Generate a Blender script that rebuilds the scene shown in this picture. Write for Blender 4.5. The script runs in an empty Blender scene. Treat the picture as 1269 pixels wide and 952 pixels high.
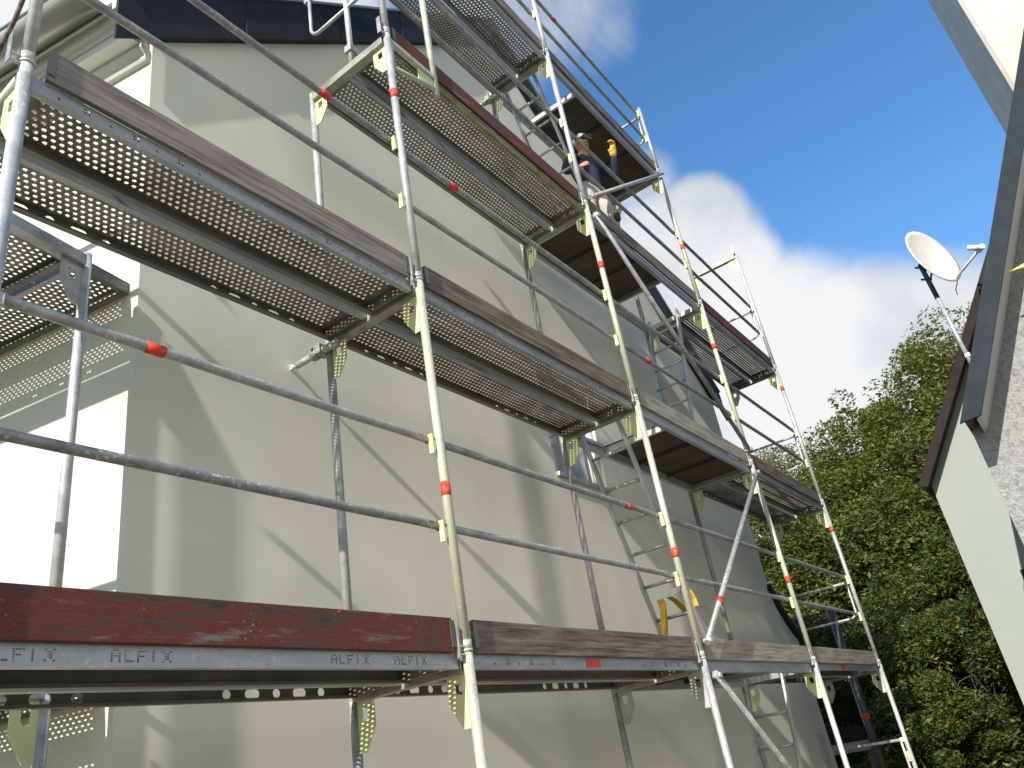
import bpy, math, random
from mathutils import Vector, Matrix, noise
random.seed(7)
D = bpy.data
scene = bpy.context.scene
COL = scene.collection
PI = math.pi

# ------------------------------------------------------------------ materials
def new_mat(name):
    m = D.materials.new(name); m.use_nodes = True
    nt = m.node_tree; b = nt.nodes['Principled BSDF']
    return m, nt, b

def ramp(nt, fac, stops):
    r = nt.nodes.new('ShaderNodeValToRGB')
    el = r.color_ramp.elements
    el[0].position, el[0].color = stops[0][0], (*stops[0][1], 1)
    el[1].position, el[1].color = stops[-1][0], (*stops[-1][1], 1)
    for p, c in stops[1:-1]:
        e = el.new(p); e.color = (*c, 1)
    nt.links.new(fac, r.inputs['Fac'])
    return r.outputs['Color']

def noise_tex(nt, scale, detail=4, rough=.55, stretch=None, coord='Object', off=None):
    tc = nt.nodes.new('ShaderNodeTexCoord')
    v = tc.outputs[coord]
    if stretch or off:
        mp = nt.nodes.new('ShaderNodeMapping')
        if stretch: mp.inputs['Scale'].default_value = stretch
        if off: mp.inputs['Location'].default_value = off
        nt.links.new(v, mp.inputs['Vector']); v = mp.outputs['Vector']
    n = nt.nodes.new('ShaderNodeTexNoise')
    n.inputs['Scale'].default_value = scale
    n.inputs['Detail'].default_value = detail
    n.inputs['Roughness'].default_value = rough
    nt.links.new(v, n.inputs['Vector'])
    return n.outputs['Fac']

def add_bump(nt, b, fac, strength=.3, dist=.01):
    bp = nt.nodes.new('ShaderNodeBump')
    bp.inputs['Strength'].default_value = strength
    bp.inputs['Distance'].default_value = dist
    nt.links.new(fac, bp.inputs['Height'])
    nt.links.new(bp.outputs['Normal'], b.inputs['Normal'])

def mat_noise(name, stops, scale=5, detail=5, rough=.6, metallic=0, roughness=.6, stretch=None,
              bump=None, spec=None, rand=0.0):
    m, nt, b = new_mat(name)
    f = noise_tex(nt, scale, detail, rough, stretch)
    if rand:                         # each object gets its own patch of the noise and a little shift of tone
        oi = nt.nodes.new('ShaderNodeObjectInfo')
        mul = nt.nodes.new('ShaderNodeMath'); mul.operation = 'MULTIPLY_ADD'
        mul.inputs[1].default_value = rand; mul.inputs[2].default_value = -rand / 2
        nt.links.new(oi.outputs['Random'], mul.inputs[0])
        ad = nt.nodes.new('ShaderNodeMath'); ad.operation = 'ADD'
        nt.links.new(f, ad.inputs[0]); nt.links.new(mul.outputs[0], ad.inputs[1]); f = ad.outputs[0]
    nt.links.new(ramp(nt, f, stops), b.inputs['Base Color'])
    b.inputs['Metallic'].default_value = metallic
    b.inputs['Roughness'].default_value = roughness
    if spec is not None: b.inputs['Specular IOR Level'].default_value = spec
    if bump:
        f2 = noise_tex(nt, bump[0], 4, .6, stretch)
        add_bump(nt, b, f2, bump[1], bump[2])
    return m

M = {}
M['wall'] = mat_noise('wall_render', [(.36, (.68, .675, .575)), (.5, (.705, .70, .60)), (.64, (.73, .725, .625))], 1.6, 7, .62, roughness=.92, bump=(170, .25, .004), spec=.2)
def splash(m, scale=60, lo=.63, hi=.69, col=(.62, .60, .55), amt=.85):
    nt = m.node_tree; b = nt.nodes['Principled BSDF']
    src = b.inputs['Base Color'].links[0].from_socket
    f = noise_tex(nt, scale, 3, .55); f2 = noise_tex(nt, 4.5, 3, .6, off=(5, 2, 1))
    a = nt.nodes.new('ShaderNodeMath'); a.operation = 'MULTIPLY_ADD'; a.inputs[1].default_value = .35; nt.links.new(f2, a.inputs[0])
    sc = nt.nodes.new('ShaderNodeMath'); sc.operation = 'MULTIPLY'; sc.inputs[1].default_value = .72; nt.links.new(f, sc.inputs[0]); nt.links.new(sc.outputs[0], a.inputs[2])
    r = nt.nodes.new('ShaderNodeMapRange'); r.inputs['From Min'].default_value = lo - .03; r.inputs['From Max'].default_value = hi - .03; r.inputs['To Max'].default_value = amt
    nt.links.new(a.outputs[0], r.inputs['Value'])
    mx = nt.nodes.new('ShaderNodeMix'); mx.data_type = 'RGBA'; nt.links.new(r.outputs[0], mx.inputs['Factor'])
    nt.links.new(src, mx.inputs['A']); mx.inputs['B'].default_value = (*col, 1)
    nt.links.new(mx.outputs['Result'], b.inputs['Base Color'])
    iv = nt.nodes.new('ShaderNodeMath'); iv.operation = 'MULTIPLY_ADD'; iv.inputs[1].default_value = -b.inputs['Metallic'].default_value; iv.inputs[2].default_value = b.inputs['Metallic'].default_value
    nt.links.new(r.outputs[0], iv.inputs[0]); nt.links.new(iv.outputs[0], b.inputs['Metallic'])
M['galv'] = mat_noise('galvanised_steel', [(.25, (.33, .34, .35)), (.5, (.52, .53, .54)), (.72, (.70, .70, .69))], 9, 6, .65, metallic=.4, roughness=.5, bump=(40, .15, .003), rand=.25)
M['side_wall'] = mat_noise('cream_render_toned_for_sun', [(.36, (.60, .585, .485)), (.5, (.625, .61, .51)), (.64, (.65, .635, .535))], 1.6, 7, .62, roughness=.92, bump=(170, .25, .004), spec=.2)  # same render as the gable, toned darker and warmer against sunlit glare
M['galv_old'] = mat_noise('dull_galvanised_steel', [(.25, (.20, .205, .21)), (.5, (.33, .335, .34)), (.75, (.50, .50, .49))], 9, 6, .65, metallic=.35, roughness=.55, bump=(40, .15, .003), rand=.2)
M['galv_yel'] = mat_noise('galvanised_steel_with_yellow_paint', [(.38, (.36, .37, .37)), (.46, (.50, .505, .49)), (.495, (.55, .57, .45)), (.54, (.53, .57, .34)), (.585, (.55, .575, .44)), (.62, (.46, .47, .45))], 9, 10, .8, metallic=.3, roughness=.55, stretch=(2.4, 2.4, .8), bump=(40, .2, .003), rand=.06)
M['trans_yel'] = mat_noise('dull_transom_steel', [(.38, (.17, .17, .16)), (.5, (.27, .27, .255)), (.57, (.36, .365, .26)), (.64, (.36, .36, .33))], 5, 6, .65, metallic=.35, roughness=.5, rand=.2)
M['yellow_plate'] = mat_noise('yellow_green_plate', [(.3, (.58, .62, .30)), (.55, (.66, .70, .36)), (.75, (.55, .56, .36))], 12, 5, .6, roughness=.5, bump=(60, .1, .003))
M['grey_plate'] = mat_noise('grey_plate', [(.3, (.36, .36, .35)), (.7, (.58, .58, .56))], 12, 5, .6, metallic=.4, roughness=.5)
M['deck_steel'] = mat_noise('deck_steel', [(.34, (.13, .10, .075)), (.46, (.22, .20, .175)), (.55, (.29, .285, .27)), (.66, (.20, .185, .14))], 3.2, 7, .68, metallic=.25, roughness=.6, rand=.22)
M['deck_rail'] = mat_noise('deck_rail_steel', [(.3, (.24, .26, .28)), (.5, (.36, .39, .42)), (.7, (.45, .47, .48))], 3.5, 6, .62, metallic=.3, roughness=.5, stretch=(.6, 2, 4), rand=.2)
M['deck_rail_dark'] = mat_noise('deck_inner_rail_steel', [(.3, (.12, .115, .10)), (.55, (.20, .195, .175)), (.75, (.26, .255, .17))], 3.5, 6, .62, metallic=.3, roughness=.55, rand=.2)
M['ply'] = mat_noise('film_faced_plywood', [(.3, (.035, .027, .020)), (.55, (.065, .050, .038)), (.72, (.10, .08, .06))], 3, 7, .7, roughness=.75)
M['alu'] = mat_noise('aluminium', [(.3, (.40, .41, .41)), (.7, (.60, .60, .58))], 6, 4, .6, metallic=.7, roughness=.4, rand=.2)
M['wood_grey'] = mat_noise('weathered_grey_wood', [(.38, (.085, .07, .06)), (.5, (.175, .155, .14)), (.62, (.30, .275, .25))], 4, 8, .7, roughness=.85, stretch=(.5, 10, 10), bump=(12, .5, .004), rand=.18)
M['wood_brown'] = mat_noise('weathered_brown_wood', [(.38, (.07, .05, .042)), (.5, (.16, .115, .095)), (.62, (.26, .22, .19))], 4, 8, .7, roughness=.85, stretch=(.5, 10, 10), bump=(12, .5, .004))
M['wood_red'] = mat_noise('worn_red_painted_wood', [(.39, (.045, .036, .03)), (.445, (.085, .052, .042)), (.485, (.125, .034, .025)), (.535, (.14, .024, .017)), (.575, (.14, .06, .047)), (.64, (.20, .165, .145))], 2.4, 12, .8, roughness=.8, stretch=(.9, 5, 5), bump=(12, .4, .003))
for k_ in ('galv', 'galv_old', 'galv_yel', 'deck_rail'): splash(M[k_])
splash(M['deck_rail'], 30, .60, .72, (.33, .29, .22), .6)
splash(M['wood_red'], 90, .70, .75, (.45, .42, .38), .5)
M['wood_pale'] = mat_noise('pale_weathered_wood', [(.38, (.19, .165, .135)), (.5, (.32, .29, .25)), (.62, (.44, .41, .36))], 4, 8, .7, roughness=.85, stretch=(.5, 10, 10), bump=(12, .5, .004))
M['red_tape'] = mat_noise('red_tape', [(.36, (.72, .14, .09)), (.48, (.72, .055, .025)), (.7, (.62, .04, .02))], 40, 4, .6, roughness=.5)
M['slate'] = mat_noise('dark_slate', [(.3, (.011, .013, .017)), (.6, (.018, .021, .027)), (.8, (.034, .038, .045))], 5, 6, .65, roughness=.6, spec=.25, bump=(30, .2, .004))
M['zinc'] = mat_noise('zinc_gutter', [(.3, (.34, .34, .32)), (.7, (.50, .50, .47))], 3, 5, .6, metallic=.75, roughness=.34, stretch=(1, .5, 3))
M['white_paint'] = mat_noise('white_painted_wood', [(.3, (.66, .66, .63)), (.7, (.76, .76, .73))], 6, 4, .6, roughness=.5)
M['grey_paint'] = mat_noise('grey_painted_wood', [(.3, (.56, .55, .51)), (.7, (.63, .62, .58))], 6, 4, .6, roughness=.55)
M['white_frame'] = mat_noise('white_window_frame', [(.3, (.72, .73, .74)), (.7, (.80, .80, .80))], 8, 3, .5, roughness=.35)
M['grey_frame'] = mat_noise('grey_window_rail', [(.3, (.20, .215, .235)), (.7, (.27, .285, .31))], 8, 3, .5, roughness=.4)
M['rubber'] = mat_noise('black_rubber', [(.3, (.015, .015, .016)), (.7, (.03, .03, .03))], 20, 3, .5, roughness=.6)
for k_ in ('wood_grey', 'wood_brown'): splash(M[k_], 70, .70, .75, (.45, .43, .40), .5)
def glass():
    m, nt, b = new_mat('window_glass')
    f = noise_tex(nt, 2, 3, .5)
    nt.links.new(ramp(nt, f, [(.3, (.26, .275, .29)), (.7, (.34, .355, .37))]), b.inputs['Base Color'])
    b.inputs['Roughness'].default_value = .06; b.inputs['Specular IOR Level'].default_value = .9
    return m
M['glass'] = glass()
M['green_render'] = mat_noise('pale_green_render', [(.3, (.30, .33, .305)), (.7, (.325, .355, .33))], 1.5, 6, .6, roughness=.9, bump=(140, .2, .004), spec=.2)
def roughcast():
    m, nt, b = new_mat('roughcast_render')
    f = noise_tex(nt, 16, 8, .7, (1, 1, 1.2))
    f3 = noise_tex(nt, 30, 5, .65, (1, 1.5, .8), off=(3, 1, 2))
    mx = nt.nodes.new('ShaderNodeMath'); mx.operation = 'MULTIPLY_ADD'; mx.inputs[1].default_value = .5
    nt.links.new(f3, mx.inputs[0])
    h = nt.nodes.new('ShaderNodeMath'); h.operation = 'MULTIPLY'; h.inputs[1].default_value = .5
    nt.links.new(f, h.inputs[0]); nt.links.new(h.outputs[0], mx.inputs[2])
    nt.links.new(ramp(nt, mx.outputs[0], [(.38, (.30, .305, .31)), (.46, (.41, .415, .42)), (.54, (.49, .495, .50)), (.66, (.55, .555, .56))]), b.inputs['Base Color'])
    b.inputs['Roughness'].default_value = .95; b.inputs['Specular IOR Level'].default_value = .1
    add_bump(nt, b, mx.outputs[0], 1.0, .09)
    return m
M['roughcast'] = roughcast()
M['board_dark'] = mat_noise('dark_grey_bargeboard', [(.3, (.026, .033, .040)), (.7, (.038, .046, .053))], 4, 5, .6, roughness=.85, spec=.12)
M['board_brown'] = mat_noise('dark_brown_bargeboard', [(.3, (.022, .017, .016)), (.7, (.040, .031, .028))], 6, 5, .6, roughness=.85, spec=.12)
M['soffit'] = mat_noise('grey_soffit', [(.3, (.36, .375, .385)), (.7, (.42, .435, .445))], 3, 4, .5, roughness=.7)
M['roof_tile'] = mat_noise('brown_roof_tiles', [(.3, (.06, .035, .03)), (.7, (.11, .065, .05))], 8, 5, .6, roughness=.7)
M['dormer_white'] = mat_noise('white_dormer_render', [(.3, (.46, .445, .41)), (.7, (.53, .515, .48))], 2, 6, .6, roughness=.85)
M['dormer_shade'] = mat_noise('dormer_render_shade_side', [(.3, (.36, .335, .30)), (.7, (.46, .43, .385))], 2.5, 6, .6, roughness=.8)  # darker copy of the dormer render, with the shade put into the colour
M['dish'] = mat_noise('off_white_dish_paint', [(.3, (.74, .735, .715)), (.7, (.79, .785, .765))], 5, 4, .5, roughness=.45)
M['dark_metal'] = mat_noise('dark_grey_metal', [(.3, (.06, .06, .065)), (.7, (.12, .12, .125))], 9, 4, .5, metallic=.5, roughness=.5)
M['yellow'] = mat_noise('yellow_plastic', [(.3, (.62, .47, .03)), (.7, (.70, .56, .06))], 9, 4, .5, roughness=.4)
M['strap'] = mat_noise('amber_strap', [(.3, (.50, .27, .02)), (.7, (.66, .40, .04))], 15, 4, .5, roughness=.7)
M['white_bag'] = mat_noise('white_plastic_sheet', [(.3, (.70, .70, .70)), (.7, (.80, .80, .80))], 9, 4, .5, roughness=.4)
M['gravel'] = mat_noise('gravel_ground', [(.3, (.13, .11, .08)), (.5, (.185, .155, .11)), (.7, (.24, .20, .145))], 9, 8, .75, roughness=.95, bump=(30, .6, .02))
M['grass'] = mat_noise('grass_ground', [(.3, (.045, .07, .02)), (.7, (.09, .11, .04))], 2, 8, .7, roughness=.95, bump=(12, .6, .03))
M['bark'] = mat_noise('bark', [(.3, (.045, .035, .026)), (.7, (.11, .09, .07))], 6, 6, .7, roughness=.95, stretch=(3, 3, .6), bump=(9, .7, .02))
M['skin'] = mat_noise('skin', [(.3, (.50, .22, .14)), (.7, (.58, .28, .18))], 20, 3, .5, roughness=.5)
M['navy'] = mat_noise('navy_cloth', [(.3, (.015, .025, .055)), (.7, (.03, .045, .085))], 18, 4, .6, roughness=.9)
M['trouser'] = mat_noise('pale_grey_trouser_cloth', [(.3, (.38, .35, .32)), (.7, (.52, .49, .46))], 14, 4, .6, roughness=.9)
M['cap'] = mat_noise('grey_blue_camouflage', [(.38, (.05, .06, .09)), (.5, (.20, .22, .27)), (.62, (.42, .43, .47))], 28, 3, .5, roughness=.9)
M['boot'] = mat_noise('dark_boot_leather', [(.3, (.03, .03, .03)), (.7, (.07, .065, .06))], 20, 3, .5, roughness=.7)
M['glove'] = mat_noise('yellow_glove', [(.35, (.62, .34, .06)), (.6, (.72, .50, .12)), (.75, (.50, .13, .04))], 26, 3, .5, roughness=.8)
M['hair'] = mat_noise('dark_hair', [(.3, (.02, .015, .012)), (.7, (.05, .035, .025))], 40, 3, .5, roughness=.7)

def leaf_mat(name, cols):
    m, nt, b = new_mat(name)
    g = nt.nodes.new('ShaderNodeNewGeometry')
    nt.links.new(ramp(nt, g.outputs['Random Per Island'], cols), b.inputs['Base Color'])
    b.inputs['Roughness'].default_value = .55; b.inputs['Specular IOR Level'].default_value = .35
    tr = nt.nodes.new('ShaderNodeBsdfTranslucent')
    nt.links.new(ramp(nt, g.outputs['Random Per Island'], [(p, (min(1, c[0] * 1.5), min(1, c[1] * 1.45), c[2] * .7)) for p, c in cols]), tr.inputs['Color'])
    mix = nt.nodes.new('ShaderNodeMixShader'); mix.inputs[0].default_value = .32
    out = [n for n in nt.nodes if n.type == 'OUTPUT_MATERIAL'][0]
    nt.links.new(b.outputs[0], mix.inputs[1]); nt.links.new(tr.outputs[0], mix.inputs[2])
    nt.links.new(mix.outputs[0], out.inputs['Surface'])
    return m
M['leaf_a'] = leaf_mat('leaves_dark_green', [(0, (.055, .08, .018)), (.5, (.10, .13, .028)), (.9, (.15, .165, .038)), (1, (.21, .19, .05))])
M['leaf_b'] = leaf_mat('leaves_olive_green', [(0, (.075, .098, .02)), (.5, (.13, .152, .032)), (.88, (.185, .188, .045)), (1, (.25, .21, .055))])
M['leaf_c'] = leaf_mat('leaves_pale_grey_green', [(0, (.12, .14, .075)), (.5, (.18, .195, .11)), (1, (.26, .26, .16))])
M['leaf_d'] = leaf_mat('leaves_autumn_mixed', [(0, (.032, .062, .015)), (.55, (.075, .11, .022)), (.86, (.135, .155, .032)), (.965, (.27, .23, .04)), (.988, (.30, .17, .035)), (1, (.26, .06, .025))])

# ------------------------------------------------------------------ mesh building
class MB:
    def __init__(s): s.v = []; s.f = []; s.sm = []
    def add(s, vs, fs, smooth=False):
        o = len(s.v); s.v += [tuple(v) for v in vs]
        for f in fs: s.f.append(tuple(i + o for i in f)); s.sm.append(smooth)
        return s
    def box(s, x0, x1, y0, y1, z0, z1):
        return s.add([(x0, y0, z0), (x1, y0, z0), (x1, y1, z0), (x0, y1, z0), (x0, y0, z1), (x1, y0, z1), (x1, y1, z1), (x0, y1, z1)],
                     [(0, 3, 2, 1), (4, 5, 6, 7), (0, 1, 5, 4), (1, 2, 6, 5), (2, 3, 7, 6), (3, 0, 4, 7)])
    def tube(s, pts, r, n=12, cap=True):
        pts = [Vector(p) for p in pts]; rs = r if isinstance(r, (list, tuple)) else [r] * len(pts)
        up = None; rings = []
        for i, p in enumerate(pts):
            if i == 0: t = pts[1] - pts[0]
            elif i == len(pts) - 1: t = pts[-1] - pts[-2]
            else: t = (pts[i + 1] - p).normalized() + (p - pts[i - 1]).normalized()
            t.normalize()
            if up is None:
                a = Vector((0, 0, 1)) if abs(t.z) < .9 else Vector((1, 0, 0))
                u = t.cross(a).normalized()
            else:
                u = (up - t * up.dot(t)).normalized()
            up = u; w = t.cross(u)
            rings.append([p + (u * math.cos(2 * PI * k / n) + w * math.sin(2 * PI * k / n)) * rs[i] for k in range(n)])
        o = len(s.v)
        for ring in rings: s.v += [tuple(q) for q in ring]
        for i in range(len(rings) - 1):
            for k in range(n):
                a = o + i * n + k; b = o + i * n + (k + 1) % n
                s.f.append((a, b, b + n, a + n)); s.sm.append(True)
        if cap:
            s.f.append(tuple(o + k for k in reversed(range(n)))); s.sm.append(False)
            e = o + (len(rings) - 1) * n
            s.f.append(tuple(e + k for k in range(n))); s.sm.append(False)
        return s
    def prism(s, poly, fn):
        """poly: 2-D outline; fn(u, v, side) -> 3-D point for side 0/1"""
        n = len(poly)
        vs = [fn(u, v, 0) for u, v in poly] + [fn(u, v, 1) for u, v in poly]
        fs = [tuple(reversed(range(n))), tuple(range(n, 2 * n))] + [(i, (i + 1) % n, n + (i + 1) % n, n + i) for i in range(n)]
        return s.add(vs, fs)
    def plate_with_hole(s, outer, hole, fn):
        """outer and hole with the same number of points, paired"""
        n = len(outer)
        P = lambda k, q: [fn(u, v, k) for u, v in q]
        vs = P(0, outer) + P(0, hole) + P(1, outer) + P(1, hole)
        fs = []
        for i in range(n):
            j = (i + 1) % n
            fs += [(i, n + i, n + j, j), (2 * n + i, 2 * n + j, 3 * n + j, 3 * n + i), (i, j, 2 * n + j, 2 * n + i), (n + i, 3 * n + i, 3 * n + j, n + j)]
        return s.add(vs, fs)
    def mesh(s, name, mat):
        me = D.meshes.new(name); me.from_pydata(s.v, [], s.f)
        me.polygons.foreach_set('use_smooth', s.sm)
        if mat: me.materials.append(mat)
        me.update(); return me

def bevelmod(o, w=.003, seg=2):
    m = o.modifiers.new('bevel', 'BEVEL'); m.width = w; m.segments = seg; m.limit_method = 'ANGLE'
    return o

def part(name, mb, mat, parent, bevel=0):
    me = mb.mesh(name, mat) if isinstance(mb, MB) else mb
    o = D.objects.new(name, me); COL.objects.link(o)
    if parent is not None: o.parent = parent
    if bevel: bevelmod(o, bevel)
    return o

def thing(name, label, cat, loc=(0, 0, 0), rz=0, group=None):
    o = D.objects.new(name, None); COL.objects.link(o)
    o.location = loc; o.rotation_euler = (0, 0, rz); o.empty_display_size = .1
    o['label'] = label; o['category'] = cat
    if group: o['group'] = group
    return o

def parts(name, mbs, mat, parent, bevel=0):
    return [part(name, m, mat, parent, bevel) for m in mbs]
BOX = lambda *a: MB().box(*a)

def struct(name, mb, mat, kind='structure'):
    o = part(name, mb, mat, None); o['kind'] = kind; return o

def dup(root, loc, rz=None, label=None, group=None):
    r = root.copy(); COL.objects.link(r); r.location = loc
    if rz is not None: r.rotation_euler = (0, 0, rz)
    if label: r['label'] = label
    if group: r['group'] = group
    for ch in list(root.children):
        c = ch.copy(); COL.objects.link(c); c.parent = r
        for g in list(ch.children):
            d = g.copy(); COL.objects.link(d); d.parent = c
    return r

def recolor(root, name, mat):
    """give the parts called name on this copy a mesh of their own in another material"""
    for c in root.children:
        if c.name.split('.')[0] == name:
            c.data = c.data.copy(); c.data.materials.clear(); c.data.materials.append(mat)

# ------------------------------------------------------------------ camera (solved from the scaffold's standard sizes)
Rm = ((0.5891974984409376, -0.7919924891240596, -0.15998188960634774),
      (0.2749482581837146, 0.38271062886936047, -0.882006819629055),
      (0.7597695460813647, 0.47568946984508187, 0.44324910053582994))
CAM = Vector((-2.8932095729312026, -2.2946235014242826, -0.5457859407844022))
F = 983.9604216116198
cam = D.cameras.new('camera'); cam.sensor_width = 36; cam.lens = F / 1269 * 36
cam.clip_start = .05; cam.clip_end = 3000
co = D.objects.new('camera', cam); COL.objects.link(co)
rx, ry, rz_ = (Vector(r) for r in Rm)
mw = Matrix.Identity(4)
for i, ax in enumerate((rx, -ry, -rz_)):
    for j in range(3): mw[j][i] = ax[j]
mw.translation = CAM
co.matrix_world = mw
scene.camera = co
GZ = -2.15                                   # ground level; z = 0 is the lowest deck in view

# ------------------------------------------------------------------ light and sky
SUN = Vector((1, .125, -.62)).normalized()   # the way the light travels
sd = D.lights.new('sun', 'SUN'); sd.energy = 4.5; sd.angle = math.radians(.6); sd.color = (1, .945, .845)
so = D.objects.new('sun', sd); COL.objects.link(so); so.location = (-20, -4, 20)
so.rotation_euler = SUN.to_track_quat('-Z', 'Y').to_euler()
elev = math.asin(-SUN.z)
world = D.worlds.new('World'); scene.world = world; world.use_nodes = True
wn = world.node_tree; bg = wn.nodes['Background']
sky = wn.nodes.new('ShaderNodeTexSky'); sky.sky_type = 'NISHITA'; sky.sun_disc = False
sky.sun_elevation = elev
sky.sun_rotation = math.atan2(-SUN.x, -SUN.y)
sky.air_density = 1.0; sky.dust_density = .05; sky.ozone_density = 2.6
bg.inputs['Strength'].default_value = .088
tc = wn.nodes.new('ShaderNodeTexCoord')
def wmath(op, a, b=None, c=None):
    n = wn.nodes.new('ShaderNodeMath'); n.operation = op
    for i, v in enumerate((a, b, c)):
        if v is None: continue
        if isinstance(v, (int, float)): n.inputs[i].default_value = v
        else: wn.links.new(v, n.inputs[i])
    return n.outputs[0]
def wnoise(scale, detail, rough, loc=(0, 0, 0), sc=(1, 1, 1), dist=0):
    mp = wn.nodes.new('ShaderNodeMapping'); mp.inputs['Location'].default_value = loc; mp.inputs['Scale'].default_value = sc
    wn.links.new(tc.outputs['Generated'], mp.inputs['Vector'])
    n = wn.nodes.new('ShaderNodeTexNoise'); n.inputs['Scale'].default_value = scale
    n.inputs['Detail'].default_value = detail; n.inputs['Roughness'].default_value = rough; n.inputs['Distortion'].default_value = dist
    wn.links.new(mp.outputs['Vector'], n.inputs['Vector']); return n.outputs['Fac']
def sky_dir(u, v):
    d = rx * ((u - 634.5) / F) + ry * ((v - 476) / F) + rz_
    return d.normalized()
blob = None
for (u, v, rad, amp) in ((1085, 412, 4.4, 1.0), (1175, 420, 4.8, .95), (1035, 455, 6, 1.0), (868, 285, 3.1, 1.0), (880, 345, 4.4, 1.0), (840, 355, 6, 1.0), (955, 435, 6, .95), (1000, 530, 10, 1.0),
                         (705, 25, 4.6, .50), (640, -5, 6.0, .62), (780, 235, 3.2, .66), (40, -10, 11, .9), (300, -40, 9, .75), (1150, 570, 11, .95), (850, 560, 12, 1.0),
                         (Vector((-.75, -.55, .38)), 0, 34, .95), (Vector((-.1, -.93, .35)), 0, 28, .9)):  # last two: unseen clouds behind the camera, added for neutral fill light
    d = u.normalized() if isinstance(u, Vector) else sky_dir(u, v)
    vm = wn.nodes.new('ShaderNodeVectorMath'); vm.operation = 'DOT_PRODUCT'
    wn.links.new(tc.outputs['Generated'], vm.inputs[0]); vm.inputs[1].default_value = d
    c0 = math.cos(math.radians(rad * 1.7))
    mr = wn.nodes.new('ShaderNodeMapRange'); mr.interpolation_type = 'SMOOTHSTEP'
    mr.inputs['From Min'].default_value = c0; mr.inputs['From Max'].default_value = math.cos(math.radians(rad * .35))
    mr.inputs['To Max'].default_value = amp
    wn.links.new(vm.outputs['Value'], mr.inputs['Value'])
    blob = mr.outputs[0] if blob is None else wmath('MAXIMUM', blob, mr.outputs[0])
n1 = wnoise(6.0, 13, .66, (1.3, .2, .7), dist=.25)
n2 = wnoise(2.2, 6, .55, (4.1, 2.2, .3))
m0 = wmath('ADD', wmath('MULTIPLY', blob, .80), wmath('MULTIPLY', n1, .55))
mk = wn.nodes.new('ShaderNodeMapRange'); mk.interpolation_type = 'SMOOTHSTEP'
mk.inputs['From Min'].default_value = .58; mk.inputs['From Max'].default_value = .98
wn.links.new(m0, mk.inputs['Value'])
ccol = wn.nodes.new('ShaderNodeValToRGB')
ce = ccol.color_ramp.elements
ce[0].position = .32; ce[0].color = (3.3, 3.9, 4.9, 1)
ce[1].position = .54; ce[1].color = (7.2, 7.3, 7.4, 1)
wn.links.new(n2, ccol.inputs['Fac'])
mx = wn.nodes.new('ShaderNodeMix'); mx.data_type = 'RGBA'
wn.links.new(mk.outputs[0], mx.inputs['Factor'])
hs = wn.nodes.new('ShaderNodeHueSaturation'); hs.inputs['Saturation'].default_value = 1.2; hs.inputs['Value'].default_value = 1.9
wn.links.new(sky.outputs['Color'], hs.inputs['Color'])
wn.links.new(hs.outputs['Color'], mx.inputs['A']); wn.links.new(ccol.outputs['Color'], mx.inputs['B'])
wn.links.new(mx.outputs['Result'], bg.inputs['Color'])
scene.view_settings.view_transform = 'Standard'; scene.view_settings.look = 'None'
scene.view_settings.exposure = 0.52; scene.view_settings.gamma = 1
scene.render.engine = 'CYCLES'

# ------------------------------------------------------------------ ground
g = MB(); g.add([(-600, -600, GZ), (900, -600, GZ), (900, 600, GZ), (-600, 600, GZ)], [(0, 1, 2, 3)])
struct('ground', g, M['grass'])
g = MB(); g.add([(-14, -14, GZ + .004), (10.5, -14, GZ + .004), (10.5, 1.6, GZ + .004), (-14, 1.6, GZ + .004)], [(0, 1, 2, 3)])
struct('gravel_yard', g, M['gravel'])

# ------------------------------------------------------------------ the rendered house
YW = 1.03; XL, XR, XM = -1.03, 7.785, 3.3775
ZE = 3.95; PITCH = .855
def ztop(x): return ZE + PITCH * (min(x - XL, XR - x))
dL = Vector((-.205, .979, 0)).normalized(); nL = Vector((-dL.y, dL.x, 0))
def LW(s, h, z): return Vector((XL, YW, 0)) + dL * s + nL * h + Vector((0, 0, z))

house = thing('gable_house', 'gabled house with fresh off-white render and dark slate verges, behind the scaffolding', 'house', (XM, YW, GZ))
HO = Vector((XM, YW, GZ))
def hmb(mb):
    mb.v = [(x - HO.x, y - HO.y, z - HO.z) for x, y, z in mb.v]; return mb

WX0, WX1, WZ0, WZ1 = 2.88, 3.80, 1.775, 2.85
xs = []
x = XL
while x < XR - 1e-6: xs.append(x); x += .06
xs += [XR, XM, WX0, WX1]; xs = sorted(set(round(v, 4) for v in xs))
xs = [v for i, v in enumerate(xs) if v in (round(WX0, 4), round(WX1, 4), round(XM, 4), round(XR, 4)) or all(abs(v - w) > .02 for w in (WX0, WX1, XM, XR))]
zs = [GZ + (ZE - GZ) * i / 60 for i in range(61)]
zs = sorted([z for z in zs if abs(z - WZ0) > .04 and abs(z - WZ1) > .04] + [WZ0, WZ1])
NT = 40
def wall_y(x, z):
    e = min(1, max(0, (x - XL) / .25)) * min(1, max(0, (XR - x) / .25))
    dw = min(max(abs(x - 3.34) - .46, 0), 1)
    if WZ0 - .4 < z < WZ1 + .4: e *= min(1, dw / .3 + .0)
    return YW + e * (.0045 * noise.noise((x * 1.1, 3.1, z * .5)) + .0016 * noise.noise((x * 2.9, 7.3, z * 1.7)))
m = MB(); idx = {}
for i, xx in enumerate(xs):
    col = [z for z in zs] + [ZE + (ztop(xx) - ZE) * (k / NT) for k in range(1, NT + 1)]
    for j, z in enumerate(col):
        idx[i, j] = len(m.v); m.v.append((xx, wall_y(xx, z), z))
nz = len(zs) + NT
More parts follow.
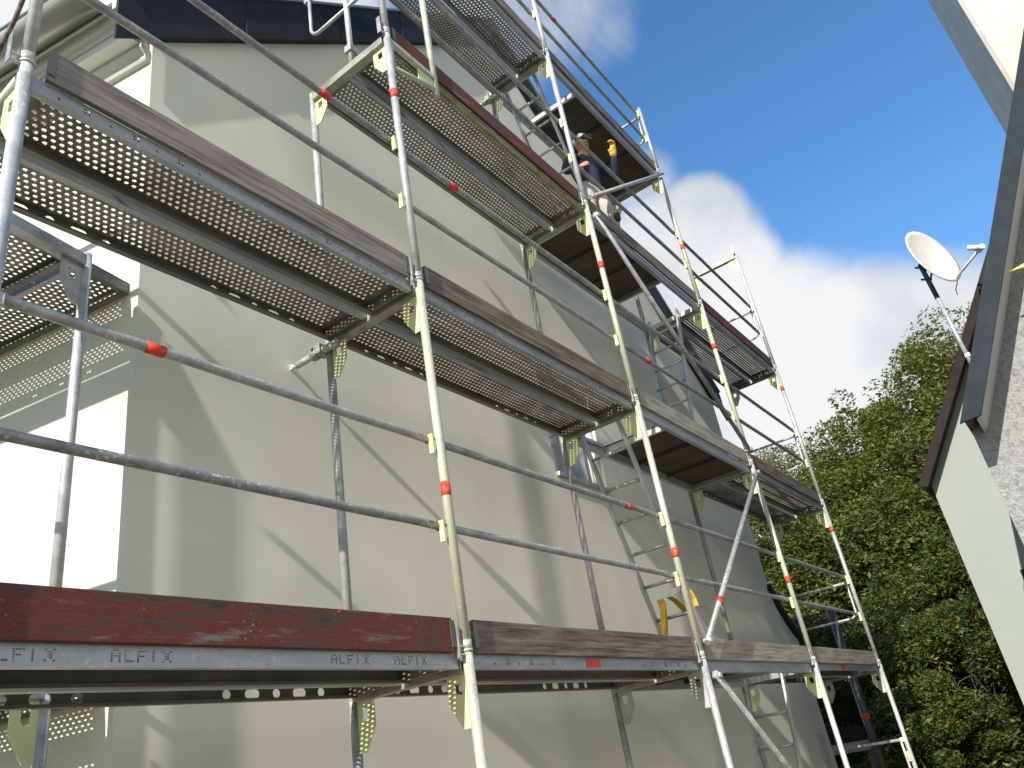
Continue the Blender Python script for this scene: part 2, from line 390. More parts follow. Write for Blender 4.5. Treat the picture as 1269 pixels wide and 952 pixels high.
for i in range(len(xs) - 1):
    for j in range(nz - 1):
        if xs[i] >= WX0 - 1e-3 and xs[i + 1] <= WX1 + 1e-3 and j < len(zs) - 1 and zs[j] >= WZ0 - 1e-3 and zs[j + 1] <= WZ1 + 1e-3: continue
        m.f.append((idx[i, j], idx[i + 1, j], idx[i + 1, j + 1], idx[i, j + 1])); m.sm.append(True)
part('gable_wall', hmb(m), M['wall'], house)
# side wall (runs back to the left), with a small bead at the corner
m = MB(); N = 40
a = [LW(10 * i / N, 0.001 * noise.noise((i * .4, 2, 1)) * (i > 0), 0) for i in range(N + 1)]
for i in range(N):
    o = len(m.v)
    m.v += [(a[i].x, a[i].y, GZ), (a[i + 1].x, a[i + 1].y, GZ), (a[i + 1].x, a[i + 1].y, ZE + .1), (a[i].x, a[i].y, ZE + .1)]
    m.f.append((o, o + 3, o + 2, o + 1)); m.sm.append(False)
part('side_wall', hmb(m), M['side_wall'], house)
m = MB(); m.add([(XR, YW, GZ), (XR + .3, YW + 10, GZ), (XR + .3, YW + 10, ZE), (XR, YW, ZE)], [(0, 1, 2, 3)])
part('side_wall', hmb(m), M['wall'], house)
# lintel, sill and reveal of the window
win = part('window', hmb(MB().box(WX0 - .0, WX1 + .0, YW + .16, YW + .19, WZ0, WZ1)), M['grey_frame'], house)
m = MB()
RV = .002
m.add([(WX0, YW, WZ0), (WX0, YW + .17, WZ0), (WX0, YW + .17, WZ1), (WX0, YW, WZ1)], [(0, 1, 2, 3)])
m.add([(WX1, YW, WZ0), (WX1, YW + .17, WZ0), (WX1, YW + .17, WZ1), (WX1, YW, WZ1)], [(3, 2, 1, 0)])
m.add([(WX0, YW, WZ1), (WX1, YW, WZ1), (WX1, YW + .17, WZ1), (WX0, YW + .17, WZ1)], [(0, 3, 2, 1)])
part('reveal', hmb(m), M['wall'], house)
m = MB()
for bx in ((WX0 + .003, WX0 + .075), (WX1 - .075, WX1 - .003), (3.26, 3.34)):
    m.box(bx[0], bx[1], YW + .10, YW + .158, WZ0 + .05, WZ1 - .003)
m.box(WX0 + .077, 3.258, YW + .102, YW + .156, WZ0 + .05, WZ0 + .11); m.box(3.342, WX1 - .077, YW + .102, YW + .156, WZ0 + .05, WZ0 + .11)
part('frame', hmb(m), M['white_frame'], win, .004)
m = MB().box(WX0 + .078, 3.257, YW + .125, YW + .135, WZ0 + .112, WZ1 - .004).box(3.343, WX1 - .078, YW + .125, YW + .135, WZ0 + .112, WZ1 - .004)
part('pane', hmb(m), M['glass'], win)
part('shutter_rail', hmb(BOX(WX0 + .01, WX0 + .05, YW + .03, YW + .09, WZ0 + .05, WZ1 - .01)), M['white_frame'], win, .003)
part('shutter_rail', hmb(BOX(WX1 - .05, WX1 - .01, YW + .03, YW + .09, WZ0 + .05, WZ1 - .01)), M['white_frame'], win, .003)
part('sill', hmb(MB().box(WX0 + .002, WX1 - .002, YW - .03, YW + .16, WZ0 + .002, WZ0 + .045)), M['alu'], win, .004)

# roof: two slabs, slates on the verge, trim strip on top
OV = .07                                         # verge overhang in front of the wall
def slope_pt(side, t, up, y):                    # t along the slope from the eave (horizontal metres), up = height above the wall line
    x = XL + t if side < 0 else XR - t
    return (x, y, ZE + PITCH * t + up)
TM = (XR - XL) / 2
for side in (-1, 1):
    m = MB()
    def P_(u, v, k, side=side): return slope_pt(side, u, v, YW - OV + .03 + (10.0 if k else 0))
    m.prism([(-.20, .30), (TM, .30), (TM, .365), (-.20, .365)], P_)
    part('roof_slope', hmb(m), M['slate'], house)
    # verge slates: single plates overlapping a little
    m = MB(); t = -.235; k = 0
    while t < TM - .01:
        t1 = min(t + .92, TM)
        yy = YW - OV + (.0 if k % 2 else .006)
        def Q(u, v, s_, side=side, yy=yy): return slope_pt(side, u, v, yy + (.02 if s_ else 0))
        lean = .10 if t1 < TM else 0
        l0 = .10 if k else 0
        m.prism([(t - .03, -.06), (t1, -.06), (t1, .37), (t - .03, .37)], Q)
        t = t1; k += 1
    part('verge_slates', hmb(m), M['slate'], house, .003)
    m = MB()
    def Q2(u, v, s_, side=side): return slope_pt(side, u, v, YW - OV - .02 + (.14 if s_ else 0))
    m.prism([(-.24, .372), (TM, .372), (TM, .40), (-.24, .40)], Q2)
    part('verge_trim', hmb(m), M['zinc'], house, .003)
    m = MB()                                       # small soffit under the verge
    def Q3(u, v, s_, side=side): return slope_pt(side, u, v, YW - OV + .027 + (.055 if s_ else 0))
    m.prism([(.0, -.05), (TM, -.05), (TM, .0), (.0, .0)], Q3)
    part('verge_soffit', hmb(m), M['slate'], house)
# moulded eave on the left side
def sweep(profile, s0, s1, mat, name, close=True):
    m = MB(); n = len(profile)
    m.v += [tuple(LW(s0, h, z)) for h, z in profile] + [tuple(LW(s1, h, z)) for h, z in profile]
    for i in range(n if close else n - 1):
        j = (i + 1) % n
        m.f.append((i, j, n + j, n + i)); m.sm.append(False)
    if close: m.f += [tuple(reversed(range(n))), tuple(range(n, 2 * n))]; m.sm += [False, False]
    return part(name, hmb(m), mat, house)
sweep([(-.02, 3.725), (.03, 3.73), (.04, 3.745), (.04, 3.765), (.075, 3.80), (.075, 3.83), (-.02, 3.83)], .012, 10, M['grey_paint'], 'cornice')
sweep([(-.02, 3.832), (.16, 3.832), (.16, 3.895), (-.02, 3.895)], .032, 10, M['white_paint'], 'cornice_board')
sweep([(-.02, 3.897), (.17, 3.897), (.18, 3.91), (.18, 3.93), (.205, 3.945), (.215, 3.965), (.215, 4.0), (-.02, 4.0)], .042, 10, M['grey_paint'], 'cornice')
sweep([(-.02, 4.002), (.24, 4.002), (.24, 4.16), (-.02, 4.16)], .05, 10, M['grey_paint'], 'eave_board')
gc = (.345, 4.06); gr = .105
prof = [(gc[0] + gr * math.cos(a), gc[1] + gr * math.sin(a)) for a in [PI + PI * k / 16 for k in range(17)]]
prof2 = [(gc[0] + (gr - .006) * math.cos(a), gc[1] + (gr - .006) * math.sin(a)) for a in [2 * PI - PI * k / 16 for k in range(17)]]
bead = [(gc[0] + gr + .012 * math.cos(a), gc[1] + .012 * math.sin(a)) for a in [2 * PI * k / 10 for k in range(10)]]
gut = sweep(prof + prof2, .085, 10, M['zinc'], 'gutter')
for p in gut.data.polygons: p.use_smooth = len(p.vertices) == 4
bd = sweep(bead, .085, 10, M['zinc'], 'gutter_bead'); bd.parent = gut
# flared corner pier at the far bottom with its dark coping
crv = [(7.70, 1.15), (7.80, 1.04), (7.86, .93), (7.95, .82), (8.08, .70), (8.22, .60), (8.36, .53)]
m = MB()
def fp(u, v, k): return (u, YW + .004 + (.55 if k else 0), v)
m.prism(crv + [(8.36, GZ), (7.70, GZ)], fp)
pier = part('corner_pier', hmb(m), M['wall'], house)
m = MB()
m.prism([(u, v + .006) for u, v in crv] + [(u + .05, v + .075) for u, v in reversed(crv)], lambda u, v, k: (u, YW - .05 + (.68 if k else 0), v))
cp = part('coping', hmb(m), M['slate'], pier)
m = MB().box(7.86, 8.14, YW - .008, YW + .003, GZ, -.62)
dr = part('side_door', hmb(m), M['grey_paint'], house, .003)

# ------------------------------------------------------------------ scaffold prototypes
RT = .0242
def gusset_mb(y0, sgn, hole=True):
    """hangs under the transom beside the standard at y0, reaching towards +y*sgn"""
    outer = [(0, 0), (.112, 0), (.112, -.13), (.045, -.235), (0, -.235), (0, -.13)]
    hol = [(.030, -.045), (.070, -.045), (.070, -.085), (.060, -.10), (.030, -.10), (.030, -.07)]
    m = MB()
    m.plate_with_hole(outer, hol, lambda u, v, k: (-.004 + .008 * k, y0 + sgn * (RT - .002 + u), 1.925 + v))
    return m

FR_GROUP = 'frames of the scaffold'
def u_mb(fn):
    sec = [(-.03, 1.975), (-.03, 1.915), (.03, 1.915), (.03, 1.975), (.025, 1.975), (.025, 1.921), (-.025, 1.921), (-.025, 1.975)]
    return MB().prism(sec, lambda a, z, k: fn(a, (.73 - RT + .002) if k else RT - .002, z))
def make_frame(name, yellow, plate_yellow=True, inner=True):
    t = thing(name, 'x', 'scaffold frame', (0, 0, 0), 0, FR_GROUP)
    sm = M['galv_yel'] if yellow else M['galv']
    st = part('standard', MB().tube([(0, 0, .012), (0, 0, 2.0)], RT, 16), sm, t)
    part('spigot_collar', MB().tube([(0, 0, .0), (0, 0, .012)], RT + .004, 16).tube([(0, 0, .012), (0, 0, .05)], RT + .0025, 16), sm, st)
    # fork plates that carry the toe board
    part('toe_board_pin', MB().box(-.058, -.018, -.010, .004, 1.985, 1.991), M['galv'], t, .001)
    part('toe_board_pin', MB().box(-.058, -.018, -.010, .004, 2.02, 2.026), M['galv'], t, .001)
    part('toe_board_pin', MB().box(-.0625, -.0585, -.010, .022, 1.975, 2.12), M['galv_old'], t, .001)
    for z in (.59, 1.04):
        poly = [(0, -.085), (.012, -.085), (.026, -.06), (.026, -.02), (.014, -.012), (.014, .012), (0, .02)]
        part('rail_clip', MB().prism(poly, lambda u, v, k, z=z: (-.052 + u, .002 + .028 * k, z + v)), M['yellow_plate'], t, .002)
    if inner:
        part('standard', MB().tube([(0, .73, .0), (0, .73, 2.0)], RT, 16), M['galv_old'], t)
        part('transom', u_mb(lambda a, y, z: (a, y, z)), M['trans_yel'] if plate_yellow else M['galv_old'], t, .0015)
        gm = M['yellow_plate'] if plate_yellow else M['grey_plate']
        part('gusset_plate', gusset_mb(0, 1), gm, t, .0015)
        part('gusset_plate', gusset_mb(.73, -1), gm, t, .0015)
    return t

def tape_mb(p, q, r):
    return MB().tube([p, q], r, 16)

def add_tape(root, z, L=.07, parent_name='standard'):
    st = [c for c in root.children if c.name.split('.')[0] == parent_name][0]
    o = part('red_tape', tape_mb((0, 0, z - L / 2), (0, 0, z + L / 2), RT + .0012), M['red_tape'], st)
    return o

BX = [-2.07, 0, 2.57, 5.14, 7.71]
LEVEL = ['lowest deck', 'second deck', 'third deck', 'top deck']
POST = ['leftmost posts', 'second posts from the left', 'middle posts', 'posts just past the ladders', 'far end posts']
BELOW = ['under the lowest deck', 'between lowest and second deck', 'between second and third deck', 'between third and top deck']
BAY = ['leftmost bay', 'bay left of the ladders', 'ladder bay', 'far right bay']

fr_plain = make_frame('scaffold_section', False, True)
fr_yel = make_frame('scaffold_section', True, True)
fr_grey = make_frame('scaffold_section', False, False)
fr_post = make_frame('scaffold_post', False, True, False)
used = set()
def place(proto, loc, rz, label, group):
    if proto.name in used: o = dup(proto, loc, rz, label, group)
    else:
        used.add(proto.name); o = proto; o.location = loc; o.rotation_euler = (0, 0, rz); o['label'] = label; o['group'] = group
    return o
def kind_for(i, k):
    if i == 1 and k in (0, 1): return fr_yel, 'yellow-stained'
    if i == 2 and k == 0: return fr_grey, 'plain grey'
    if i == 2 and k in (1, 2): return fr_yel, 'yellow-stained'
    if i == 3 and k in (1, 3, 2): return fr_yel, 'yellow-stained'
    if i == 4 and k == 0: return fr_grey, 'plain grey'
    return fr_plain, 'galvanised'
tapes = {(1, 1): (.77,), (1, 2): (1.44,), (2, 2): (1.33,), (2, 1): (.75,), (3, 3): (.82,), (3, 2): (1.43,), (3, 1): (.78,), (4, 1): (1.655,), (4, 2): (1.68,)}
frames = {}
for i in range(1, 5):
    for k in range(4):
        if (i == 1 and k == 3): continue
        pr, word = kind_for(i, k)
        frames[i, k] = place(pr, (BX[i], 0, 2 * k - 2), 0, f'{word} scaffold frame {BELOW[k]}, at the {POST[i]}', FR_GROUP)
for (i, k), zz in tapes.items():
    for z in zz: add_tape(frames[i, k], z)
# single outer posts
PO_GROUP = 'single posts of the scaffold'
plist = [(0, 0, 'under the lowest deck, at the left picture edge'), (0, 1, 'between lowest and second deck, at the left picture edge'), (0, 2, 'rising past the grey toe board by the gutter'),
         (1, 3, 'rising above the third deck, second from the left'), (2, 4, 'rising above the top deck, left of the worker'), (3, 4, 'rising above the top deck, right of the worker')]
posts = {}
for i, k, txt in plist:
    o = place(fr_post, (BX[i], 0, 2 * k - 2), 0, 'single galvanised scaffold post ' + txt, PO_GROUP)
    posts[i, k] = o
    if k == 4 or (i, k) == (0, 2):          # a short guard post: cut down
        L = 1.12 if k == 4 else 1.9
        for c in list(o.children):
            n = c.name.split('.')[0]
            if n == 'standard':
                c.data = MB().tube([(0, 0, .012), (0, 0, L)], RT - .002, 16).mesh('standard', M['galv'])
            elif n == 'toe_board_pin' and L < 1.2:
                for gch in list(c.children): D.objects.remove(gch)
                D.objects.remove(c)
# transoms of the corner post line (tube from the outer post to the side scaffold)
SO = Vector((-2.045, .86, 0))                       # outer post of the side scaffold
for z, nm in ((-.05, 'lowest'), (1.95, 'second')):
    t = thing('cross_tube', f'yellow-stained cross tube carrying the left end of the {nm} deck', 'cross tube', (-2.07, 0, z), 0, 'cross tubes at the left corner')
    part('tube', MB().tube([(0, .03, 0), (.02, .80, 0)], .022, 14), M['galv_yel'], t)
    gm = MB(); gm.plate_with_hole([(0, 0), (.112, 0), (.112, -.13), (.045, -.235), (0, -.235), (0, -.13)], [(.030, -.045), (.070, -.045), (.070, -.085), (.060, -.10), (.030, -.10), (.030, -.07)],
                                  lambda u, v, k: (-.004 + .008 * k, RT + u, -.024 + v))
    part('gusset_plate', gm, M['yellow_plate'], t, .0015)

# --- perforated plank
def perf_sheet(m, x0, x1, y0, y1, z, px=.034, r=.0101, rows=9):
    py = (y1 - y0) / rows
    nx = int((x1 - x0) / px); off0 = ((x1 - x0) - nx * px) / 2
    ang = [math.radians(22.5 + 45 * k) for k in range(8)]
    cs = [(math.cos(a) * r, math.sin(a) * r) for a in ang]
    for j in range(rows):
        ya, yb = y0 + j * py, y0 + (j + 1) * py; yc = (ya + yb) / 2
        st = x0 + off0 + (px / 2 if j % 2 else 0)
        n = nx - (1 if j % 2 else 0)
        en = st + n * px
        m.add([(x0, ya, z), (st, ya, z), (st, yb, z), (x0, yb, z), (en, ya, z), (x1, ya, z), (x1, yb, z), (en, yb, z)], [(0, 1, 2, 3), (4, 5, 6, 7)])
        for i in range(n):
            xa = st + i * px; xb = xa + px; xc = (xa + xb) / 2
            o = len(m.v)
            m.v += [(xa, ya, z), (xb, ya, z), (xb, yb, z), (xa, yb, z)] + [(xc + a, yc + b, z) for a, b in cs] + [(xc + a * .93, yc + b * .93, z + .004) for a, b in cs]
            h = o + 4
            # hole vertices: 0:22 1:67 2:112 3:157 4:202 5:247 6:292 7:337 degrees
            m.f += [(o, o + 1, h + 6, h + 5), (o + 1, o + 2, h + 0, h + 7), (o + 2, o + 3, h + 2, h + 1), (o + 3, o, h + 4, h + 3),
                    (o, h + 5, h + 4), (o + 1, h + 7, h + 6), (o + 2, h + 1, h + 0), (o + 3, h + 3, h + 2)]
            m.sm += [False] * 8
            for q in range(8):
                m.f.append((h + q, h + (q + 1) % 8, h + 8 + (q + 1) % 8, h + 8 + q)); m.sm.append(False)

def hole_cell(m, x0, x1, z0, z1, y, cx, cz, w, h):
    """a rectangle in the plane y with a stadium/round hole"""
    n = 12; pts = []
    rr = h / 2; st = max(0, w / 2 - rr)
    for k in range(n):
        a = 2 * PI * (k + .5) / n - 3 * PI / 4 + 0
        c, s_ = math.cos(a), math.sin(a)
        pts.append((cx + rr * c + (st if c > 0 else -st), cz + rr * s_))
    out = []
    for k in range(n):
        sd_, q = divmod(k, 3); f = q / 3
        cor = [(x0, z0), (x1, z0), (x1, z1), (x0, z1)]
        a, b = cor[sd_], cor[(sd_ + 1) % 4]
        out.append((a[0] + (b[0] - a[0]) * f, a[1] + (b[1] - a[1]) * f))
    # rotate the hole ring so that corners pair with the hole's diagonal points
    o = len(m.v)
    m.v += [(u, y, v) for u, v in out] + [(u, y, v) for u, v in pts] + [(u, y + .004, v) for u, v in pts]
    for k in range(n):
        j = (k + 1) % n
        m.f += [(o + k, o + j, o + n + j, o + n + k), (o + n + k, o + n + j, o + 2 * n + j, o + 2 * n + k)]; m.sm += [False, False]

FONT = {'A': ['.XX.', 'X..X', 'XXXX', 'X..X', 'X..X'], 'L': ['X...', 'X...', 'X...', 'X...', 'XXXX'], 'F': ['XXXX', 'X...', 'XXX.', 'X...', 'X...'],
        'I': ['.X..', '.X..', '.X..', '.X..', '.X..'], 'X': ['X..X', '.XX.', '.XX.', '.XX.', 'X..X']}
def strip(m, x0, x1, y, z0, z1, holes, texts=(), clusters=()):
    """vertical strip with round or slotted holes (cx, w, h), punched words (x) and small groups of dots (cx)"""
    items = []
    zc = (z0 + z1) / 2
    for cx, w, h in holes: items.append((cx - w / 2 - .006, cx + w / 2 + .006, 'h', (cx, w, h)))
    for tx in texts: items.append((tx, tx + .195, 't', tx))
    for cx, n in clusters: items.append((cx - .030, cx + .030, 'c', n))
    items.sort(); x = x0
    for a, b, k, d in items:
        if a < x or b > x1: continue
        m.add([(x, y, z0), (a, y, z0), (a, y, z1), (x, y, z1)], [(0, 1, 2, 3)])
        if k == 'h':
            hole_cell(m, a, b, z0, z1, y, d[0], zc, d[1], d[2])
        elif k == 'c':
            # rows of two small dots: 1 = single dot, 2 = four dots
            zm = [z0, zc - .0165, zc, zc + .0165, z1]
            xm = [a, a + .0135, (a + b) / 2, b - .0135, b]
            for q in range(4):
                for p in range(4):
                    inner_ = q in (1, 2) and p in (1, 2)
                    dot = inner_ and (d == 2 or (q == 1 and p == 1))
                    if dot: hole_cell(m, xm[p], xm[p + 1], zm[q], zm[q + 1], y, (xm[p] + xm[p + 1]) / 2, (zm[q] + zm[q + 1]) / 2, .0125, .0125)
                    else: m.add([(xm[p], y, zm[q]), (xm[p + 1], y, zm[q]), (xm[p + 1], y, zm[q + 1]), (xm[p], y, zm[q + 1])], [(0, 1, 2, 3)])
        else:
            rh = .0072; zt = zc + 2.5 * rh; zb = zc - 2.5 * rh; cw = (b - a) / 24
            m.add([(a, y, z0), (b, y, z0), (b, y, zb), (a, y, zb)], [(0, 1, 2, 3)])
            m.add([(a, y, zt), (b, y, zt), (b, y, z1), (a, y, z1)], [(0, 1, 2, 3)])
            for li, ch in enumerate('ALFIX'):
                for r_ in range(5):
                    for c_ in range(5):
                        if li == 4 and c_ == 4: continue
                        xa = a + (li * 5 + c_) * cw; xb = xa + cw; zz1 = zt - r_ * rh; zz0 = zz1 - rh
                        if c_ < 4 and FONT[ch][r_][c_] == 'X': hole_cell(m, xa, xb, zz0, zz1, y, (xa + xb) / 2, (zz0 + zz1) / 2, cw * .92, rh * .86)
                        else: m.add([(xa, y, zz0), (xb, y, zz0), (xb, y, zz1), (xa, y, zz1)], [(0, 1, 2, 3)])
        x = b
    m.add([(x, y, z0), (x1, y, z0), (x1, y, z1), (x, y, z1)], [(0, 1, 2, 3)])

LIPZ = -.066
def slot_groups(L, c):
    h = []
    for cx in c:
        for q in range(-2, 3):
            h.append((cx + q * .127, .076 if q % 2 else .042, .040))
    return [q for q in h if .08 < q[0] < L - .08]
def make_plank(L, word, outer_holes, dots, texts):
    """one steel plank, outer edge at y = 0, width .32, length L from x = 0"""
    t = thing('deck_plank', 'x', 'deck plank', (0, 0, 0), 0, 'perforated steel deck planks')
    m = MB(); perf_sheet(m, .05, L - .05, .016, .304, 0.0)
    W = .32
    m.add([(0, 0, 0), (L, 0, 0), (L, .016, 0), (0, .016, 0), (0, .304, 0), (L, .304, 0), (L, W, 0), (0, W, 0), (.05, .016, 0), (.05, .304, 0), (L - .05, .016, 0), (L - .05, .304, 0)],
          [(0, 1, 2, 3), (4, 5, 6, 7), (3, 8, 9, 4), (10, 2, 5, 11)])
    part('tread_sheet', m, M['deck_steel'], t)
    if texts or dots:
        m = MB(); strip(m, 0, L, 0, LIPZ, 0, [], texts, dots)
    else:
        m = MB(); strip(m, 0, L, 0, LIPZ, 0, [])
    m.add([(0, 0, LIPZ), (L, 0, LIPZ), (L, .03, LIPZ), (0, .03, LIPZ), (0, .03, LIPZ + .012), (L, .03, LIPZ + .012)], [(0, 3, 2, 1), (3, 4, 5, 2)])
    part('outer_rail', m, M['deck_rail'], t)
    m = MB(); strip(m, 0, L, W, LIPZ, 0, outer_holes)
    m.add([(0, W, LIPZ), (L, W, LIPZ), (L, W - .03, LIPZ), (0, W - .03, LIPZ), (0, W - .03, LIPZ + .012), (L, W - .03, LIPZ + .012)], [(0, 1, 2, 3), (3, 2, 5, 4)])
    part('inner_rail', m, M['deck_rail_dark'], t)
    parts('end_hook', [BOX(xa, xa + .03, .004, W - .004, -.06, -.002) for xa in (.004, L - .034)], M['deck_rail_dark'], t)
    return t
dots = lambda L: [(c + q * .098, 1 if q % 2 else 2) for c in (L * .20, L * .80) for q in range(-3, 4) if .1 < c + q * .098 < L - .1]
PK = {}
def plank(L, style):
    key = (round(L, 2), style)
    if key not in PK:
        if style == 'outer': PK[key] = make_plank(L, '', [], dots(L), ())
        elif style == 'inner': PK[key] = make_plank(L, '', slot_groups(L, (L * .20, L * .74)), dots(L) if L > 2.2 else (), ())
        elif style == 'lettered': PK[key] = make_plank(L, '', [], (), (.075, .425, 1.265, 1.60))
        elif style == 'lettered_inner': PK[key] = make_plank(L, '', slot_groups(L, (.43, 1.555)), (), (.455, 1.305, 1.645))
    return PK[key]
TW = ['grey', 'rust-brown', 'brownish', 'dull']
def steel_deck(bay, lev, lettered=False):
    x0 = BX[bay] + .035; L = round(BX[bay + 1] - BX[bay] - .07, 3)
    so_, si_ = ('lettered', 'lettered_inner') if lettered else ('outer', 'inner')
    z = 2 * lev - .0
    extra = ' with punched lettering' if lettered else ''
    place(plank(L, so_), (x0, .03, z), 0, f'outer perforated plank{extra} in the {LEVEL[lev]}, {BAY[bay]}', 'perforated steel deck planks')
    place(plank(L, si_), (x0, .382, z), 0, f'wall-side perforated plank with slotted edge in the {LEVEL[lev]}, {BAY[bay]}', 'perforated steel deck planks')
for bay, lev, lt in ((0, 0, True), (0, 1, False), (1, 0, False), (1, 1, False), (1, 2, False), (1, 3, False), (3, 0, False), (3, 1, False), (3, 2, False)):
    steel_deck(bay, lev, lt)

M['moss_rail'] = mat_noise('mossy_deck_rail', [(.40, (.17, .18, .10)), (.5, (.24, .25, .12)), (.57, (.33, .34, .19)), (.64, (.30, .31, .29))], 6, 7, .7, metallic=.1, roughness=.7, stretch=(.7, 2, 3))
for o in list(COL.objects):
    if o.name.startswith('deck_plank') and abs(o.location.x - .035) < .01 and abs(o.location.z - 4) < .01 and abs(o.location.y - .03) < .01: recolor(o, 'outer_rail', M['moss_rail'])

# --- plywood hatch decks in the ladder bay
def hatch_deck(lev, hatch, label):
    x0 = BX[2] + .035; L = BX[3] - BX[2] - .07
    t = thing('hatch_deck', label, 'deck', (x0, .03, 2 * lev), 0, 'plywood decks of the ladder bay')
    a, b = (.58, L) if hatch == 'start' else (0, L - .88)
    if hatch == 'end': b = 1.62
    part('plywood_panel', MB().box(a + .004, b - .004, .04, .64, -.016, -.002), M['ply'], t, .002)
    m = MB().box(0, L, 0, .036, -.085, .0)
    part('side_rail', m, M['deck_rail'], t, .003)
    part('side_rail', MB().box(0, L, .644, .68, -.085, .0), M['deck_rail'], t, .003)
    parts('cross_bar', [BOX(xx, xx + .03, .037, .643, -.072, -.018) for xx in (.0, (a if hatch == 'start' else b - .03), L - .03)], M['alu'], t, .003)
    parts('cross_bar', [BOX(xx, xx + .03, .038, .642, -.05, -.0175) for xx in (a + (b - a) / 3, a + (b - a) * 2 / 3)], M['ply'], t, .003)
    # hinged lid, thrown open and lying back beside the hole is not seen; a thin rim is
    hx0, hx1 = (.034, a) if hatch == 'start' else (b, L - .034)
    parts('hatch_rim', [BOX(hx0 + .032, hx1 - .032, .04, .06, -.03, .004), BOX(hx0 + .032, hx1 - .032, .62, .64, -.03, .004)], M['alu'], t, .002)
    return t
hatch_deck(0, 'end', 'plywood deck with ladder hatch at the lowest level, ladder bay')
hatch_deck(1, 'start', 'plywood deck with brown underside at the second level, ladder bay')
hatch_deck(2, 'end', 'dark plywood deck under the worker, third level of the ladder bay')
hatch_deck(3, 'start', 'dark plywood deck above the worker, top level of the ladder bay')

# --- toe boards
def make_toe(L, mat):
    t = thing('toe_board', 'x', 'toe board', (0, 0, 0), 0, 'toe boards along the outer edge')
    m = MB(); n = 24
    vs = []; 
    for i in range(n + 1):
        x = .03 + (L - .06) * i / n
        wz = .0025 * noise.noise((x * 2.3, L, 1.7)); wy = .002 * noise.noise((x * 1.1, 4.2, L))
        vs += [(x, wy - .003, -.003), (x, .0225, -.003), (x, .0225, .148 + wz), (x, wy - .003, .148 + wz)]
    fs = []
    for i in range(n):
        o = 4 * i
        for k in range(4): fs.append((o + k, o + 4 + k, o + 4 + (k + 1) % 4, o + (k + 1) % 4))
    fs += [(0, 1, 2, 3), (4 * n + 3, 4 * n + 2, 4 * n + 1, 4 * n)]
    m.add(vs, fs)
    part('board', m, mat, t, .004)
    parts('end_bracket', [BOX(xa, xa + .03, -.0085, -.0058, .02, .135) for xa in (.022, L - .052)], M['deck_rail_dark'], t, .001)
    return t
toes = {}
def toe(bay, lev, mk_, word):
    L = round(BX[bay + 1] - BX[bay] - .09, 3); key = (L, mk_)
    if key not in toes: toes[key] = make_toe(L, M[mk_])
    return place(toes[key], (BX[bay] + .045, .006, 2 * lev), 0, f'{word} toe board along the {LEVEL[lev]}, {BAY[bay]}', 'toe boards along the outer edge')
toe(0, 0, 'wood_red', 'worn red painted')
toe(1, 0, 'wood_brown', 'dark brown weathered')
toe(2, 0, 'wood_pale', 'pale weathered')
toe(3, 0, 'wood_pale', 'pale weathered')
toe(0, 1, 'wood_grey', 'dark grey weathered')
toe(1, 1, 'wood_brown', 'brown weathered')
toe(2, 1, 'wood_pale', 'pale weathered')
toe(3, 1, 'wood_brown', 'reddish brown')
toe(1, 2, 'wood_red', 'worn red painted')
toe(2, 2, 'wood_grey', 'grey weathered')
toe(3, 2, 'wood_red', 'worn red painted')
toe(1, 3, 'wood_grey', 'grey weathered')
toe(2, 3, 'wood_grey', 'grey weathered')
# red reflective sticker strips on two deck edges belong to the planks
for bay, lev, xa, w in ((1, 0, 1.02, .16), (3, 0, .95, .16)):
    for o in list(COL.objects):
        if o.name.startswith('deck_plank') and abs(o.location.x - (BX[bay] + .035)) < .01 and abs(o.location.z - 2 * lev) < .01 and abs(o.location.y - .03) < .01:
            part('red_sticker', MB().box(xa, xa + w, -.0022, -.0012, -.056, -.012), M['red_tape'], o)

# --- guard rails
RR = .0195
def make_rail(L):
    t = thing('guardrail', 'x', 'guardrail', (0, 0, 0), 0, 'guardrail tubes along the outer face')
    n = 16
    m = MB().tube([(.05, 0, 0)] + [(.05 + (L - .1) * i / n, .0025 * noise.noise((i * .37, L, 2)), .004 * noise.noise((i * .31, 5, L))) for i in range(1, n)] + [(L - .05, 0, 0)], RR, 14)
    part('tube', m, M['galv_old'], t)
    parts('flat_end', [BOX(xa, xb, -.005, .005, -.024, .024) for xa, xb in ((-.02, .06), (L - .06, L + .02))], M['galv_old'], t, .002)
    return t
rails = {}
rail_objs = {}
def rail(bay, lev, up, redx=None):
    L = round(BX[bay + 1] - BX[bay], 3)
    if L not in rails: rails[L] = make_rail(L)
    h = 1.04 if up else .59
    word = 'upper' if up else 'lower'
    o = place(rails[L], (BX[bay], .042, 2 * lev + h), 0, f'{word} grey guardrail tube over the {LEVEL[lev]}, {BAY[bay]}' + (', red-banded' if redx else ''), 'guardrail tubes along the outer face')
    if redx:
        tb = [c for c in o.children if c.name.split('.')[0] == 'tube'][0]
        part('red_tape', MB().tube([(redx - .035, 0, 0), (redx + .035, 0, 0)], RR + .003, 14), M['red_tape'], tb)
    return o
for bay, lev in ((0, 0), (1, 0), (2, 0), (3, 0), (0, 1), (1, 1), (2, 1), (3, 1), (1, 2), (2, 2), (3, 2), (1, 3), (2, 3)):
    for up in (0, 1):
        red = None
        if (bay, lev, up) == (0, 0, 1): red = .56
        if (bay, lev, up) == (0, 1, 1): red = 1.50
        if (bay, lev, up) == (1, 1, 1): red = .55
        if (bay, lev, up) == (1, 0, 1): red = 2.07
        if (bay, lev, up) == (2, 1, 0): red = .59
        if (bay, lev, up) == (2, 3, 1): red = .53
        rail(bay, lev, up, red)

